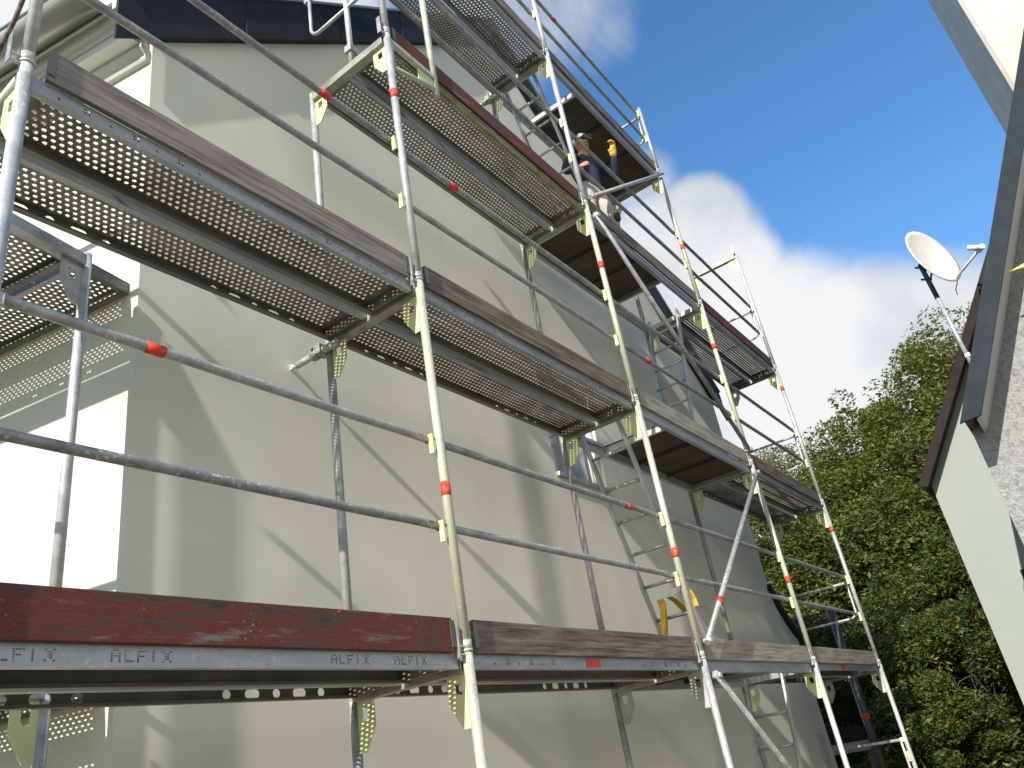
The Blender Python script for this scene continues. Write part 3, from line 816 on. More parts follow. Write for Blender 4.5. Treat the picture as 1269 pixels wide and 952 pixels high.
# --- diagonal braces in the ladder bay
def brace(p, q, label, tape=None):
    p = Vector(p); q = Vector(q)
    t = thing('diagonal_brace', label, 'brace', p, 0, 'diagonal braces of the ladder bay')
    d = q - p
    part('tube', MB().tube([(0, 0, 0), d], .0215, 14), M['galv_old'], t)
    u = d.normalized()
    for c in (u * .03, d - u * .03): part('end_clamp', MB().tube([c + Vector((0, .055, 0)), c - Vector((0, .032, 0))], .020, 10), M['galv'], t)
    if tape:
        c = u * tape; part('red_tape', MB().tube([c - u * .035, c + u * .035], .0228, 14), M['red_tape'], t)
YB = -.045
brace((2.62, YB, .10), (5.12, YB, 1.90), 'steel diagonal brace rising to the right above the lowest deck', .55)
brace((2.62, YB, 3.92), (5.10, YB, 2.12), 'dull steel diagonal brace falling to the right above the second deck')
brace((2.62, YB, 4.10), (5.10, YB, 5.93), 'steel diagonal brace crossing in front of the worker')
brace((2.62, YB, -.10), (5.10, YB, -1.95), 'dull steel diagonal brace falling to the right under the lowest deck')

# --- ladders
def ladder(p, q, w, label, half=.5):
    """two stiles from p (bottom centre) to q (top centre), w apart in y"""
    p = Vector(p); q = Vector(q); d = q - p
    t = thing('ladder', label, 'ladder', p, 0, 'ladders between the decks')
    n = int(d.length / .28)
    u = d.normalized(); nx = Vector((0, 1, 0)).cross(u)
    for s in (-1, 1):
        m = MB(); o = Vector((0, s * w / 2, 0))
        a = [o + nx * .03 + Vector((0, .011, 0)), o - nx * .03 + Vector((0, .011, 0)), o - nx * .03 - Vector((0, .011, 0)), o + nx * .03 - Vector((0, .011, 0))]
        m.add(a + [v + d for v in a], [(0, 1, 2, 3), (7, 6, 5, 4), (0, 4, 5, 1), (1, 5, 6, 2), (2, 6, 7, 3), (3, 7, 4, 0)])
        part('stile', m, M['alu'], t, .003)
    for k in range(n):
        c = u * (.16 + k * .28)
        if c.length > d.length - .02: break
        part('rung', MB().tube([c - Vector((0, w / 2 - .011, 0)), c + Vector((0, w / 2 - .011, 0))], .014, 10), M['alu'], t)
    return t
ladder((3.42, .42, .02), (2.66, .42, 1.98), .36, 'aluminium ladder from the lowest deck up to the second deck')
ladder((4.30, .42, 2.02), (4.98, .42, 3.98), .36, 'aluminium ladder from the second deck up to the third deck')
ladder((3.42, .42, 4.02), (2.66, .42, 5.98), .36, 'aluminium ladder from the third deck up to the top deck')
ladder((4.22, .42, GZ + .02), (4.88, .42, -.04), .36, 'aluminium ladder from the ground up to the lowest deck')

# --- end guards (bent tubes)
def end_guard(x, z, bend_outer, label, mat='galv', y0=.055, y1=.70):
    t = thing('end_guard', label, 'end guard', (x, 0, z), 0, 'bent end guards of the decks')
    yb, ye = (y0, y1) if bend_outer else (y1, y0)
    s = 1 if ye > yb else -1
    r = .09; pts = [(0, ye, .98), (0, yb + s * .005, .98)]
    arc = [(0, yb + s * (r - r * math.cos(a)), .56 + r - r * math.sin(a)) for a in [PI / 2 * k / 8 for k in range(9)]]
    part('bent_tube', MB().tube([(0, yb, 1.0)] + [(0, yb, .80)] + arc + [(0, ye, .56)], .0135, 12), M[mat], t)
    part('top_bar', MB().tube([(0, ye, .98), (0, yb + s * .014, .98)], .0165, 12), M[mat], t)
    parts('clamp', [BOX(-.02, .02, yy - .012, yy + .03, .955, 1.005) for yy in (y0 - .03, y1 + .01)], M['galv'], t, .003)
end_guard(7.71, 0, True, 'bent steel end guard at the far end of the lowest deck')
end_guard(7.71, 2, True, 'bent steel end guard at the far end of the second deck')
end_guard(7.71, 4, True, 'thin bent end guard at the far end of the third deck')
end_guard(7.71, -1.80, True, 'steel end guard low at the far end, under the lowest deck')
end_guard(0.0, 4, False, 'bent steel end guard at the left end of the third deck')
end_guard(5.14, 6, True, 'thin bent end guard at the right end of the top deck')
t = thing('guard_upright', 'short upright clamped to the cross bar at the left end of the third deck', 'scaffold tube', (0, .33, 3.97))
part('tube', MB().tube([(0, 0, 0), (0, 0, 1.2)], .021, 14), M['galv'], t)
part('clamp', MB().box(-.035, .035, -.03, .03, .12, .18).tube([(.03, 0, .15), (.075, 0, .15)], .012, 8), M['galv'], t, .004)
# swung-out console bracket at the second post line, level with the third deck
t = thing('console_bracket', 'triangular console bracket with an upright tube, at the left end of the third deck', 'bracket', (0, 0, 3.95))
part('arm', MB().box(.02, .46, -.018, .018, -.02, .02), M['galv_yel'], t, .003)
part('strut', MB().tube([(.03, 0, -.24), (.44, 0, -.11)], .016, 10), M['galv_yel'], t)
part('strut', MB().tube([(.03, 0, -.24), (.03, 0, -.02)], .016, 10), M['galv_yel'], t)
part('gusset_plate', MB().prism([(.29, -.021), (.45, -.021), (.45, -.13), (.29, -.15)], lambda u, v, k: (u, -.004 + .008 * k, v)), M['yellow_plate'], t)
part('upright', MB().tube([(.47, 0, -.17), (.49, 0, 1.3)], RT, 14), M['galv_yel'], t)

# --- wall ties
def tie(x, z, label, y0=.62):
    t = thing('wall_tie', label, 'wall tie', (x, YW, z), 0, 'tie tubes into the wall')
    part('tube', MB().tube([(0, -.06, 0), (0, y0 - YW, 0)], .0215, 14), M['galv_yel'], t)
    part('hook', MB().tube([(0, .01, 0), (0, -.03, 0), (0, -.075, 0)], [.008, .009, .012], 10).tube([(-.02, -.035, 0), (.02, -.035, 0)], .011, 10).tube([(0, -.02, 0), (0, -.012, .022), (0, .0, .02)], .008, 8), M['white_paint'], t)
    m = MB().tube([(0, -.20, 0), (0, -.255, 0)], .036, 14).box(-.04, .04, -.30, -.25, -.03, .035).tube([(-.05, -.235, .02), (.05, -.235, .02)], .011, 8)
    part('coupler', m, M['galv_old'], t, .003)
tie(-.045, 1.885, 'tie tube hooked into the wall beside the second deck, second post line')
tie(2.53, 5.885, 'tie tube hooked into the wall just under the top deck')

# --- side scaffold round the left corner
SI = Vector((-1.32, 1.0, 0)); e1 = dL; rzs = math.atan2(-nL.x, nL.y)   # local +y -> outward?  handled below
ang = math.atan2(dL.y, dL.x)
SZ = 2.10
def side_frame(s, z, label):
    """frame across the side scaffold: origin at the inner post, local x runs outward from the wall"""
    base = SI + dL * s
    t = thing('scaffold_section', label, 'scaffold frame', (base.x, base.y, z), math.atan2(nL.y, nL.x), 'frames of the side scaffold')
    part('standard', MB().tube([(0, 0, 0), (0, 0, 2)], RT, 16), M['galv'], t)
    part('standard', MB().tube([(.73, 0, 0), (.73, 0, 2)], RT, 16), M['galv'], t)
    part('transom', u_mb(lambda a, y, z: (y, a, z)), M['galv_old'], t, .0015)
    outer = [(0, 0), (.112, 0), (.112, -.13), (.045, -.235), (0, -.235), (0, -.13)]
    hol = [(.030, -.045), (.070, -.045), (.070, -.085), (.060, -.10), (.030, -.10), (.030, -.07)]
    part('gusset_plate', MB().plate_with_hole(outer, hol, lambda u, v, k: (RT - .002 + u, -.004 + .008 * k, 1.925 + v)), M['grey_plate'] if z > -1 else M['yellow_plate'], t, .0015)
    part('gusset_plate', MB().plate_with_hole(outer, hol, lambda u, v, k: (.73 - RT + .002 - u, -.004 + .008 * k, 1.925 + v)), M['grey_plate'] if z > -1 else M['yellow_plate'], t, .0015)
    return t
for s, nm in ((0, 'at the house corner'), (2.57, 'one bay back')):
    side_frame(s, SZ - 2, f'grey frame of the side scaffold {nm}, up to its upper deck')
    side_frame(s, SZ - 4, f'grey frame of the side scaffold {nm}, under its lower deck')
for lev, nm in ((0, 'upper'), (-1, 'lower')):
    for q, wd in ((0, 'wall-side'), (1, 'outer')):
        st = 'outer' if q else 'inner'
        # planks run along dL; local y of the plank must point outward, so turn it half round when needed
        base = SI + dL * .035 + nL * (.03 + .352 * q) + Vector((0, 0, SZ + 2 * lev))
        # local x along -dL: start from the far end
        far = SI + dL * (2.57 - .035) + nL * ((.03 + .352 * q)) + Vector((0, 0, SZ + 2 * lev))
        place(plank(2.5, st), far, math.atan2(-dL.y, -dL.x), f'{wd} perforated plank in the {nm} deck of the side scaffold', 'perforated steel deck planks')
    # toe board and rails on the outer edge
    b = SI + nL * .735 + dL * .045 + Vector((0, 0, SZ + 2 * lev))
    place(toes[(2.48, 'wood_grey')], b, ang, f'grey toe board along the {nm} deck of the side scaffold', 'toe boards along the outer edge')
    for h, wd in ((.53, 'lower'), (1.0, 'upper')):
        b = SI + nL * .69 + Vector((0, 0, SZ + 2 * lev + h))
        place(rails[2.57], b, ang, f'{wd} guardrail tube over the {nm} deck of the side scaffold', 'guardrail tubes along the outer face')

# brown cable looping past the leftmost post
t = thing('cable', 'brown cable looping down at the top left corner, left of the post', 'cable', (-2.07, .2, 2.4))
part('sheath', MB().tube([(0, -.10, .18), (0, -.065, .08), (0, -.02, .005), (0, .04, -.045), (0, .10, -.09), (0, .2, -.14), (0, .36, -.16)], .009, 10), M['wood_brown'], t)

# strap hanging on the ladder's lowest rung and the white sheet beside it
t = thing('safety_strap', 'amber strap hanging from a low rung of the ladder on the lowest deck', 'strap', (3.22, .40, .52))
def ribbon(pts, w, th=.004):
    m = MB(); pts = [Vector(p) for p in pts]; vs = []; fs = []
    for i, p in enumerate(pts):
        vs += [p + Vector((-th, -w / 2, 0)), p + Vector((th, -w / 2, 0)), p + Vector((th, w / 2, 0)), p + Vector((-th, w / 2, 0))]
    for i in range(len(pts) - 1):
        o = 4 * i
        for k in range(4): fs.append((o + k, o + (k + 1) % 4, o + 4 + (k + 1) % 4, o + 4 + k))
    n = len(pts) - 1
    fs += [(3, 2, 1, 0), (4 * n, 4 * n + 1, 4 * n + 2, 4 * n + 3)]
    return m.add(vs, fs)
part('webbing', ribbon([(.0, .10, .06), (.02, .10, .02), (.0, .11, -.10), (-.03, .12, -.22), (-.04, .12, -.33), (-.08, .12, -.36)], .06), M['strap'], t)
part('webbing', ribbon([(.0, .02, .06), (.06, -.0, .03), (.12, -.04, -.06), (.16, -.10, -.12), (.14, -.12, -.06)], .05), M['strap'], t)
part('webbing', ribbon([(.0, -.16, .07), (.03, -.17, .0), (.02, -.18, -.06)], .05), M['strap'], t)
t = thing('plastic_sheet', 'scrap of white plastic caught on the ladder rung beside the amber strap', 'plastic sheet', (3.2, .33, .60))
part('sheet', ribbon([(-.05, .02, -.02), (.0, .01, .02), (.05, -.02, .05), (.07, -.05, -.02), (.06, -.06, -.10)], .10, .003), M['white_bag'], t)

# --- far scaffold post and boards seen behind the far end
FX = 9.0
def on_x(u, v, X):
    d = rx * ((u - 634.5) / F) + ry * ((v - 476) / F) + rz_
    return CAM + d * ((X - CAM.x) / d.x)
p1 = on_x(1040, 790, FX)
t = thing('steel_prop', 'thick grey-blue steel post with a red band, behind the far end of the scaffold', 'post', (FX, p1.y, GZ))
part('tube', MB().tube([(0, 0, 0), (0, 0, 3.05)], .055, 16), M['dark_metal'], t)
part('red_tape', MB().tube([(0, 0, 1.60), (0, 0, 1.67)], .0565, 16), M['red_tape'], t)
p2 = on_x(1040, 912, FX + .1)
t = thing('timber_barrier', 'dark reddish board over a pale board behind the far end of the scaffold', 'barrier', (FX + .1, p2.y, GZ))
part('board', MB().box(-.02, .02, -.36, .45, 1.37, 1.54), M['board_brown'], t, .004)
part('board', MB().box(-.024, .024, -.36, .45, 1.24, 1.36), M['wood_pale'], t, .004)
for yy in (-.32, .40): part('post', MB().box(.026, .10, yy - .04, yy + .04, 0, 1.5), M['wood_brown'], t, .004)

# ------------------------------------------------------------------ neighbouring houses on the right
GX = 5.0
def prism_x(poly, x0, x1): return MB().prism(poly, lambda u, v, k: (x1 if k else x0, u, v))
nh = thing('roughcast_house', 'house with grey roughcast gable and dark bargeboard at the right edge', 'house', (GX, -3.0, GZ))
def rel(mb, o): 
    mb.v = [(x - o[0], y - o[1], z - o[2]) for x, y, z in mb.v]; return mb
NO = (GX, -3.0, GZ)
# verge line in the plane x = GX: outer edge from eave tip up
ev = Vector((0, -1.95, 1.66)); tp = Vector((0, -3.92, 5.21)); vd = (tp - ev).normalized(); vn = Vector((0, vd.z, -vd.y))  # vn points up/outwards (+y)
if vn.y < 0: vn = -vn
def vl(t, n): q = ev + vd * t + vn * n; return (q.y, q.z)
VB = .155                                                     # board width
WXN = GX + .55
RL = 6.4
part('gable_wall', rel(prism_x([(-1.992, GZ), (-1.992, 1.82), vl(RL, -.10), (-8.0, vl(RL, -.10)[1]), (-8.0, GZ)], WXN, WXN + .3), NO), M['roughcast'], nh)
part('side_wall', rel(MB().box(WXN + .302, GX + 9, -2.30, -2.005, GZ, 1.7), NO), M['roughcast'], nh)
bb = part('bargeboard', rel(prism_x([vl(0, 0), vl(RL, 0), vl(RL, -VB), vl(.1, -VB)], GX, GX + .03), NO), M['board_dark'], nh, .004)
part('soffit', rel(prism_x([vl(.06, -.125), vl(RL, -.125), vl(RL, -.145), vl(.1, -.145)], GX + .032, WXN + .01), NO), M['soffit'], nh)
part('roof_slope', rel(prism_x([vl(.10, -.06), vl(RL, -.06), vl(RL, -.006), vl(.06, -.006)], GX + .031, GX + 9), NO), M['roof_tile'], nh)
m = MB().box(5.60, 7.45, -7.5, -3.685, 2.0, 9.0)
dm = part('dormer', rel(MB().box(5.62, 7.40, -7.5, -3.70, 2.0, 9.0), NO), M['dormer_white'], nh)
part('dormer_shade_side', rel(MB().box(5.615, 7.42, -3.698, -3.66, 2.2, 9.0), NO), M['dormer_shade'], dm)  # side of the white dormer away from the sun, its shade painted grey
yt = on_x(1250, 338, GX + .1)
t = thing('marker_tip', 'yellow pointed plastic tip on the roughcast gable at the right picture edge', 'marker', (GX + .1, yt.y - .2, yt.z))
part('wedge', MB().prism([(.2, .0), (-.15, .055), (-.4, .06), (-.4, -.035), (-.1, -.03)], lambda u, v, k: (-.02 + .04 * k, u, v)), M['yellow'], t, .003)
part('peg', MB().tube([(0, -.25, .01), (.24, -.25, .01)], .014, 10), M['dark_metal'], t)

AX = 8.0
gh = thing('green_house', 'pale green rendered house with dark brown eaves beyond the roughcast house', 'house', (AX, -3.0, GZ))
AO = (AX, -3.0, GZ)
e0 = on_x(1137, 605, AX - .25); e1_ = on_x(1213, 345, AX - .25)
av = Vector((0, e1_.y - e0.y, e1_.z - e0.z)).normalized(); an = Vector((0, av.z, -av.y)); an = an if an.y > 0 else -an
def al(t, n): q = Vector((0, e0.y, e0.z)) + av * t + an * n; return (q.y, q.z)
cy = on_x(1145, 585, AX).y - .02
part('gable_wall', rel(prism_x([(cy, GZ), (cy, al(.0, -.2)[1] + .34), al(4.6, -.05), (-7.5, al(4.6, -.05)[1]), (-7.5, GZ)], AX, AX + .3), AO), M['green_render'], gh)
part('side_wall', rel(MB().box(AX + .302, AX + 8, cy - .32, cy - .02, GZ, al(0, 0)[1]), AO), M['green_render'], gh)
part('bargeboard', rel(prism_x([al(0, 0), al(4.8, 0), al(4.8, -.105), al(.05, -.105)], AX - .25, AX - .22), AO), M['board_brown'], gh, .004)
part('soffit', rel(prism_x([al(.05, -.07), al(4.8, -.07), al(4.8, -.09), al(.055, -.09)], AX - .218, AX + .01), AO), M['board_brown'], gh)
part('roof_slope', rel(prism_x([al(.03, -.06), al(4.8, -.06), al(4.8, -.006), al(.03, -.006)], AX - .219, AX + 8), AO), M['roof_tile'], gh)
p = on_x(1266, 712, AX)
wd = part('window', rel(MB().box(AX - .02, AX - .004, p.y - .8, p.y - .0, p.z - .18, p.z + .05), AO), M['board_dark'], gh, .012)

# satellite dish on its mast
ft = on_x(1199, 440, AX - .3); ut = on_x(1141, 330, AX - .3)
t = thing('satellite_dish', 'off-white satellite dish on a galvanised mast, fixed to the eave of the pale green house', 'satellite dish', ft)
mt = ut - ft
part('mast', MB().tube([(0, 0, -.25), mt * .62], .027, 14), M['galv'], t)
part('mast_head', MB().tube([mt * .62, mt * 1.02], .030, 14), M['dark_metal'], t)
cc = on_x(1157, 317, AX - .42) - ft
vdir = (cc + ft - CAM).normalized()
right = (rx - vdir * rx.dot(vdir)).normalized(); dn = vdir.cross(right); dn = dn if dn.dot(ry) > 0 else -dn
maj = (right * .74 + dn * .68).normalized(); mnr = (right * .68 - dn * .74).normalized()
nrm = (mnr * .91 - vdir * .41).normalized(); sax = nrm.cross(maj).normalized()
m = MB(); R_ = .425; rings = 9; seg = 40
def dp(k, j, off=0):
    rr = R_ * k / rings; a = 2 * PI * j / seg
    return cc + maj * rr * math.cos(a) + sax * rr * .93 * math.sin(a) + nrm * (.055 * (k / rings) ** 2 - .055 + off)
vs = [cc + nrm * -.055]
for k in range(1, rings + 1): vs += [dp(k, j) for j in range(seg)]
fs = [(0, 1 + j, 1 + (j + 1) % seg) for j in range(seg)]
for k in range(rings - 1):
    for j in range(seg):
        a = 1 + k * seg + j; b = 1 + k * seg + (j + 1) % seg
        fs.append((a, a + seg, b + seg, b))
m.add(vs, fs, True)
dsh = part('reflector', m, M['dish'], t)
sm_ = dsh.modifiers.new('thick', 'SOLIDIFY'); sm_.thickness = .012; sm_.offset = -1
low = cc + maj * R_ * .93 + nrm * -.01
lnb = on_x(1214, 309, AX - .75) - ft
part('feed_arm', MB().tube([low - nrm * .03, lnb], .016, 8), M['dish'], t)
ld = (lnb - low).normalized()
bk = part('feed_head', MB().tube([lnb - ld * .03, lnb + ld * .07], .035, 12).tube([lnb + ld * .05 - mnr * .02, lnb + ld * .055 - mnr * .02 - right * .14], .034, 12), M['white_paint'], t)
bm = MB()
bm.tube([cc - nrm * .125, mt * .92], .022, 8).tube([cc - nrm * .115 + maj * .1, mt * .80], .014, 8).tube([cc - nrm * .115 - maj * .08, mt * 1.0], .014, 8)
for f_ in (.84, .98): bm.tube([mt * f_ - right * .08, mt * f_ + right * .05], .014, 8)
part('bracket', bm, M['dark_metal'], t)
part('cable', MB().tube([low, low + Vector((0, .03, -.08)), low + Vector((0, .07, -.14)), low + Vector((0, .08, -.22))], .006, 8), M['dark_metal'], t)
part('wall_bracket', MB().box(-.03, .28, -.03, .03, -.03, .02).box(-.03, .28, -.03, .03, -.22, -.17), M['galv'], t, .003)

# ------------------------------------------------------------------ trees and shrubs
def rnd(a, b): return a + (b - a) * random.random()
def leaves(m, centre, rad, n, size, shell=.55):
    for _ in range(n):
        while True:
            q = Vector((rnd(-1, 1), rnd(-1, 1), rnd(-1, 1)))
            if q.length_squared <= 1: break
        L_ = q.length
        if L_ > 1e-3: q = q / L_ * (L_ ** shell)
        p = Vector((centre[0] + q.x * rad[0], centre[1] + q.y * rad[1], centre[2] + q.z * rad[2]))
        a = Vector((rnd(-1, 1), rnd(-1, 1), rnd(-.6, .6))).normalized()
        b = a.cross(Vector((rnd(-1, 1), rnd(-1, 1), rnd(.2, 1.4)))).normalized()
        s = size * rnd(.6, 1.35)
        a = a * s; b = b * s * .42
        c = a.cross(b).normalized() * s * .12
        m.v += [tuple(p - a), tuple(p + b + c), tuple(p + a), tuple(p - b + c)]
        o = len(m.v) - 4
        m.f.append((o, o + 1, o + 2, o + 3)); m.sm.append(False)
def tree(name, label, cat, x, y, h, rad, mat, group, clumps=70, per=200, size=.1, trunk=.16, base=.28, seed=1, clump_r=.30, stems=1):
    random.seed(seed); per = int(per * 1.55); size *= .74; clump_r *= 1.0
    t = thing(name, label, cat, (x, y, GZ), 0, group)
    tm = MB(); cm = MB()
    for s_ in range(stems):
        ox, oy = (rnd(-.3, .3) * rad * (stems > 1), rnd(-.3, .3) * rad * (stems > 1))
        tp_ = [(ox, oy, -.05)] + [(ox + rnd(-.12, .12) * h * .2, oy + rnd(-.12, .12) * h * .2, h * f) for f in (.2, .4, .6, .8)]
        tm.tube(tp_, [trunk, trunk * .8, trunk * .6, trunk * .4, trunk * .16], 10)
        top = tp_
    zc = h * (base + (1 - base) * .5); hz = h * (1 - base) * .5
    cl = []
    clumps = int(clumps * .86)
    for k in range(clumps):
        while True:
            q = Vector((rnd(-1, 1), rnd(-1, 1), rnd(-1, 1)))
            if .25 < q.length <= 1: break
        q = q / q.length * (q.length ** .55)
        wob = 1 + .22 * noise.noise((q.x * 1.7 + seed, q.y * 1.7, q.z * 1.7))
        wid = 1 - .25 * max(0, q.z)
        c = (q.x * rad * wob * wid * .92, q.y * rad * wob * wid * .92, zc + q.z * hz * wob * .90)
        cl.append(c)
        cr = rad * clump_r * rnd(.65, 1.25)
        leaves(cm, c, (cr, cr, cr * .66), int(per * 1.25 * rnd(.7, 1.3)), size, .4)
        if k % 2 == 0:
            b0 = Vector(top[1 + (k // 2) % 3]); e = Vector(c)
            mid = b0.lerp(e, .5) + Vector((0, 0, .06 * h * rnd(0, 1)))
            tm.tube([b0, mid, e], [trunk * .30, trunk * .18, trunk * .05], 6)
    # loose sprays on the outline
    for k in range(clumps // 2):
        c = random.choice(cl); d = Vector((c[0], c[1], c[2] - zc)); 
        if d.length < .1: continue
        p = Vector(c) + d.normalized() * rad * .24
        leaves(cm, p, (rad * .12,) * 3, per // 6, size * .9)
    part('trunk', tm, M['bark'], t)
    part('crown', cm, M[mat], t)
    return t
TG = 'trees beyond the alley'
tree('broadleaf_tree', 'tallest olive green tree, rising behind the brown eaves of the pale green house', 'tree', 22.5, -1.7, 11.9, 3.5, 'leaf_b', TG, 150, 240, .105, .22, .2, 11)
tree('broadleaf_tree', 'broad round-topped green tree in the middle of the tree line', 'tree', 23.0, 1.5, 10.9, 3.2, 'leaf_b', TG, 130, 240, .105, .22, .16, 12)
tree('willow_tree', 'pale grey-green tree showing just past the far end of the scaffold', 'tree', 27.0, 5.6, 11.6, 2.9, 'leaf_c', TG, 110, 230, .085, .2, .2, 13, .24)
tree('broadleaf_tree', 'shaded green tree right beside the corner of the rendered house', 'tree', 19.0, 3.7, 7.9, 2.3, 'leaf_a', TG, 90, 220, .10, .16, .15, 14)
tree('broadleaf_tree', 'dark tree behind the far end of the scaffold, at mid height', 'tree', 18.0, 1.0, 6.6, 2.3, 'leaf_a', TG, 100, 230, .10, .16, .12, 15)
tree('broadleaf_tree', 'dark tree standing close to the pale green wall', 'tree', 18.5, -1.2, 7.2, 2.3, 'leaf_a', TG, 100, 230, .10, .16, .1, 16)
tree('broadleaf_tree', 'distant bushy tree half hidden by the scaffold end', 'tree', 25.5, 3.6, 10.2, 2.7, 'leaf_b', TG, 90, 220, .10, .2, .15, 17)
SG = 'shrubs beyond the alley'
tree('shrub', 'yellow-flecked shrub lowest beside the pale green wall', 'shrub', 13.2, -.55, 3.3, 1.35, 'leaf_d', SG, 60, 230, .062, .04, .05, 21, .32, 4)
tree('shrub', 'autumn-tinted shrub in the middle between scaffold and pale green wall', 'shrub', 14.0, 1.0, 4.0, 1.5, 'leaf_d', SG, 70, 230, .065, .04, .05, 22, .32, 4)
tree('shrub', 'autumn-tinted shrub seen through the far scaffold posts', 'shrub', 13.0, 2.2, 3.5, 1.35, 'leaf_d', SG, 60, 230, .065, .04, .05, 23, .32, 4)
tree('shrub', 'tall mixed green shrub behind the yellow-flecked ones', 'shrub', 15.8, .1, 4.8, 1.6, 'leaf_d', SG, 70, 230, .075, .05, .05, 24, .32, 4)
tree('shrub', 'low leafy green shrub at the bottom right behind the last post', 'shrub', 11.2, .35, 2.1, 1.0, 'leaf_d', SG, 45, 220, .055, .03, .05, 25, .32, 4)
tree('shrub', 'olive shrub close to the corner of the rendered house', 'shrub', 15.0, 3.2, 4.6, 1.5, 'leaf_b', SG, 60, 230, .075, .05, .05, 26, .32, 4)

# ------------------------------------------------------------------ the worker
def skin_obj(name, verts, edges, radii, mat, parent, sub=2, root=0):
    me = D.meshes.new(name); me.from_pydata([tuple(v) for v in verts], edges, []); me.update()
    o = D.objects.new(name, me); COL.objects.link(o)
    if parent is not None: o.parent = parent
    sk = o.modifiers.new('skin', 'SKIN'); sk.use_smooth_shade = True
    lay = me.skin_vertices[0].data
    for i, r in enumerate(radii):
        rr = r if isinstance(r, tuple) else (r, r)
        lay[i].radius = rr; lay[i].use_root = (i == root)
    ss = o.modifiers.new('sub', 'SUBSURF'); ss.levels = sub; ss.render_levels = sub
    me.materials.append(mat)
    return o

WF = math.radians(-108)
worker = thing('person', 'worker in navy shirt and camouflage cap on the third deck, raising a yellow-gloved hand', 'person', (3.46, .27, 4.0), WF)
worker.scale = (.925, .925, .925)
def chain(pts):
    V = []; E_ = []; R_ = []; names = {}
    for nm, par, p, r in pts:
        names[nm] = len(V); V.append(Vector(p)); R_.append(r)
        if par is not None: E_.append((names[par], names[nm]))
    return V, E_, R_
arms = {1: ((0, .19, 1.40), (.10, .38, 1.21), (.24, .27, 1.42), (.27, .255, 1.49)), -1: ((0, -.19, 1.40), (-.03, -.32, 1.15), (.15, -.30, 1.04), (.22, -.29, 1.04))}
body = [('pelvis', None, (0, 0, .93), (.085, .12)), ('belly', 'pelvis', (.0, 0, 1.08), (.07, .10)), ('chest', 'belly', (-.01, 0, 1.28), (.08, .12)), ('neck0', 'chest', (-.01, 0, 1.41), .055),
        ('neck', 'neck0', (.01, 0, 1.50), .052), ('jaw', 'neck', (.035, 0, 1.555), (.068, .060)), ('head', 'jaw', (.03, 0, 1.635), (.092, .074)), ('crown', 'head', (.015, 0, 1.70), (.075, .066)),
        ('nose', 'head', (.135, 0, 1.615), .012)]
for s_, nm in ((1, 'l'), (-1, 'r')):
    sh, el, wr, pm = (Vector(q) for q in arms[s_])
    body += [('sh' + nm, 'neck0', sh, .045), ('el' + nm, 'sh' + nm, el, .036), ('wr' + nm, 'el' + nm, wr, .028), ('pm' + nm, 'wr' + nm, pm, (.040, .018)), ('ear' + nm, 'head', (.02, .085 * s_, 1.625), .013)]
    d = (pm - wr).normalized(); side = d.cross(Vector((0, s_, .2))).normalized(); cur = d.cross(side).normalized()
    for k in range(4):
        o = pm + side * (.024 - .016 * k) + d * .022
        L_ = (.062, .070, .066, .05)[k]
        body += [(f'f{k}a{nm}', 'pm' + nm, o, .0095), (f'f{k}b{nm}', f'f{k}a{nm}', o + d * L_ * .55 + cur * .012, .009), (f'f{k}c{nm}', f'f{k}b{nm}', o + d * L_ * .7 + cur * .045, .0078)]
    body += [(f'ta{nm}', 'wr' + nm, wr + d * .03 + side * .036, .0115), (f'tb{nm}', f'ta{nm}', wr + d * .065 + side * .05 + cur * .018, .0095)]
    hp = Vector((0, .095 * s_, .88)); kn = Vector((.06 + .05 * s_, .115 * s_, .48)); an_ = Vector((-.02 + .05 * s_, .12 * s_, .09))
    body += [('hip' + nm, 'pelvis', hp, .068), ('kn' + nm, 'hip' + nm, kn, .046), ('an' + nm, 'kn' + nm, an_, .034), ('toe' + nm, 'an' + nm, an_ + Vector((.16, .01, -.055)), (.03, .042))]
V, E_, R_ = chain(body)
skin_obj('body', V, E_, R_, M['skin'], worker)
sh_ = [('pelvis', None, (0, 0, .90), (.128, .165)), ('waist', 'pelvis', (0, 0, .98), (.128, .163)), ('belly', 'waist', (.01, 0, 1.08), (.118, .152)), ('chest', 'belly', (0, 0, 1.26), (.135, .175)), ('neck0', 'chest', (-.005, 0, 1.42), (.10, .11)), ('collar', 'neck0', (.005, 0, 1.475), .068)]
for s_, nm in ((1, 'l'), (-1, 'r')):
    sh, el, wr, pm = (Vector(q) for q in arms[s_])
    sh_ += [('sh' + nm, 'neck0', sh, .076), ('el' + nm, 'sh' + nm, el, .056), ('wr' + nm, 'el' + nm, el.lerp(wr, .93), .042)]
V, E_, R_ = chain(sh_); skin_obj('shirt', V, E_, R_, M['navy'], worker)
tr_ = [('pelvis', None, (0, 0, .93), (.125, .158)), ('waist', 'pelvis', (0, 0, 1.06), (.112, .146))]
bt_ = []
for s_, nm in ((1, 'l'), (-1, 'r')):
    hp = Vector((0, .095 * s_, .88)); kn = Vector((.06 + .05 * s_, .115 * s_, .48)); an_ = Vector((-.02 + .05 * s_, .12 * s_, .09))
    tr_ += [('hip' + nm, 'pelvis', hp, .102), ('kn' + nm, 'hip' + nm, kn, .074), ('an' + nm, 'kn' + nm, kn.lerp(an_, .86), .062)]
    bt_.append((kn, an_))
V, E_, R_ = chain(tr_); skin_obj('trousers', V, E_, R_, M['trouser'], worker)
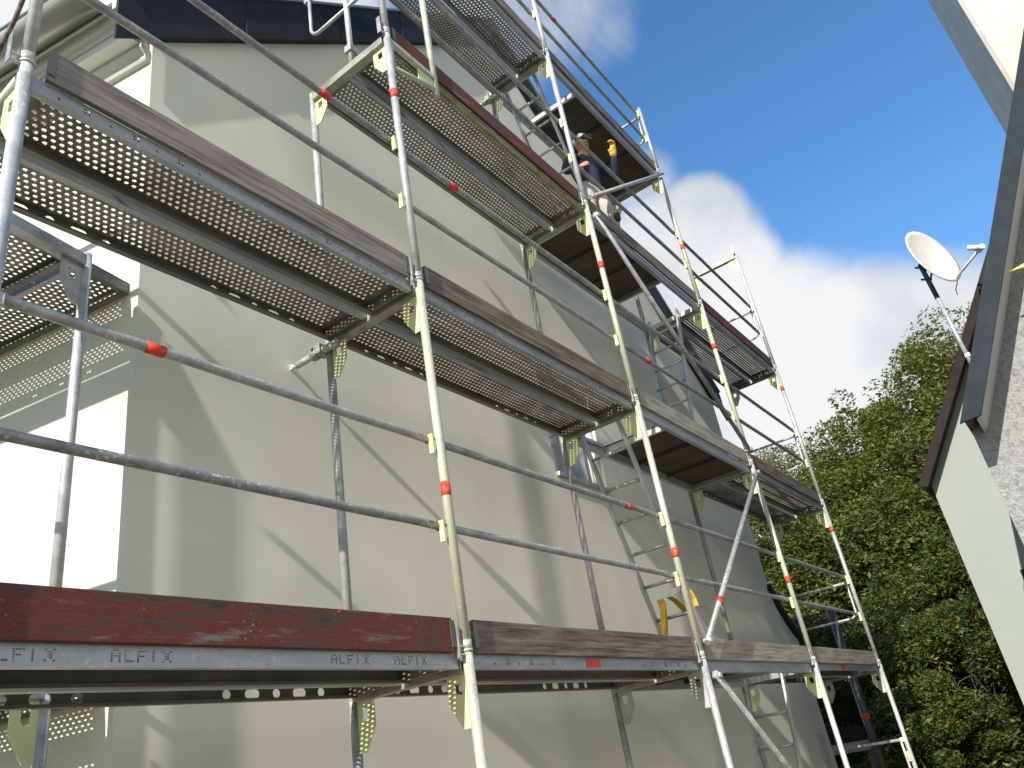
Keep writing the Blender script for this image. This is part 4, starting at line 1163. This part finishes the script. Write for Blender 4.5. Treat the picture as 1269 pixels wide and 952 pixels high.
for kn, an_ in bt_:
    V, E_, R_ = chain([('a', None, kn.lerp(an_, .72), .052), ('b', 'a', an_ + Vector((0, 0, -.03)), .052), ('c', 'b', an_ + Vector((.12, .0, -.04)), (.042, .050)), ('d', 'c', an_ + Vector((.19, .01, -.05)), (.03, .044))])
    skin_obj('boot', V, E_, R_, M['boot'], worker)
    V, E_, R_ = chain([('a', None, kn + Vector((.045, 0, .07)), (.045, .055)), ('b', 'a', kn + Vector((.05, 0, -.07)), (.045, .052))])
    skin_obj('knee_pad', V, E_, R_, M['boot'], worker)
for s_ in (-1, 1):
    part('eye', MB().tube([(.098, .030 * s_, 1.640), (.112, .030 * s_, 1.640)], [.013, .004], 8), M['hair'], worker)
part('mouth', MB().tube([(.098, -.022, 1.565), (.103, 0, 1.563), (.098, .022, 1.565)], .006, 8), M['wood_brown'], worker)
cm = MB(); n = 20
prof_ = [(.103, 1.655), (.105, 1.69), (.095, 1.73), (.065, 1.758), (.02, 1.768)]
for r_, z_ in prof_: cm.v += [(.025 + r_ * 1.04 * math.cos(2 * PI * k / n), r_ * .84 * math.sin(2 * PI * k / n), z_) for k in range(n)]
for i in range(len(prof_) - 1):
    for k in range(n): cm.f.append((i * n + k, i * n + (k + 1) % n, (i + 1) * n + (k + 1) % n, (i + 1) * n + k)); cm.sm.append(True)
cm.f.append(tuple((len(prof_) - 1) * n + k for k in range(n))); cm.sm.append(True)
cap = part('cap', cm, M['cap'], worker); q = cap.modifiers.new('t', 'SOLIDIFY'); q.thickness = .006
pk = MB().prism([(.105, -.075), (.17, -.06), (.205, -.025), (.21, 0), (.205, .025), (.17, .06), (.105, .075)], lambda u, v, k: (u, v, 1.662 + .006 * k - (u - .1) * .18))
part('cap_peak', pk, M['cap'], cap, .002)
hm = MB()
hp_ = [(.085, 1.575), (.094, 1.62), (.099, 1.66)]
for r_, z_ in hp_: hm.v += [(.015 + r_ * math.cos(a), r_ * .84 * math.sin(a), z_) for a in [math.radians(105 + 150 * k / 12) for k in range(13)]]
for i in range(2):
    for k in range(12): hm.f.append((i * 13 + k, i * 13 + k + 1, (i + 1) * 13 + k + 1, (i + 1) * 13 + k)); hm.sm.append(True)
hr = part('hair', hm, M['hair'], worker); q = hr.modifiers.new('t', 'SOLIDIFY'); q.thickness = .008
# glove on the raised hand
sh, el, wr, pm = (Vector(q) for q in arms[1])
d = (pm - wr).normalized(); side = d.cross(Vector((0, 1, .2))).normalized(); cur = d.cross(side).normalized()
gl = [('w', None, wr - d * .05, .040), ('p0', 'w', wr, .038), ('p', 'p0', pm, (.050, .028))]
for k in range(4):
    o = pm + side * (.028 - .0185 * k) + d * .026; L_ = (.062, .070, .066, .05)[k]
    gl += [(f'f{k}a', 'p', o, .0125), (f'f{k}b', f'f{k}a', o + d * L_ * .6 + cur * .012, .012), (f'f{k}c', f'f{k}b', o + d * L_ * .75 + cur * .05, .0105)]
gl += [('ta', 'p0', wr + d * .03 + side * .045, .015), ('tb', 'ta', wr + d * .07 + side * .058 + cur * .02, .0125)]
V, E_, R_ = chain(gl); skin_obj('glove', V, E_, R_, M['glove'], worker)
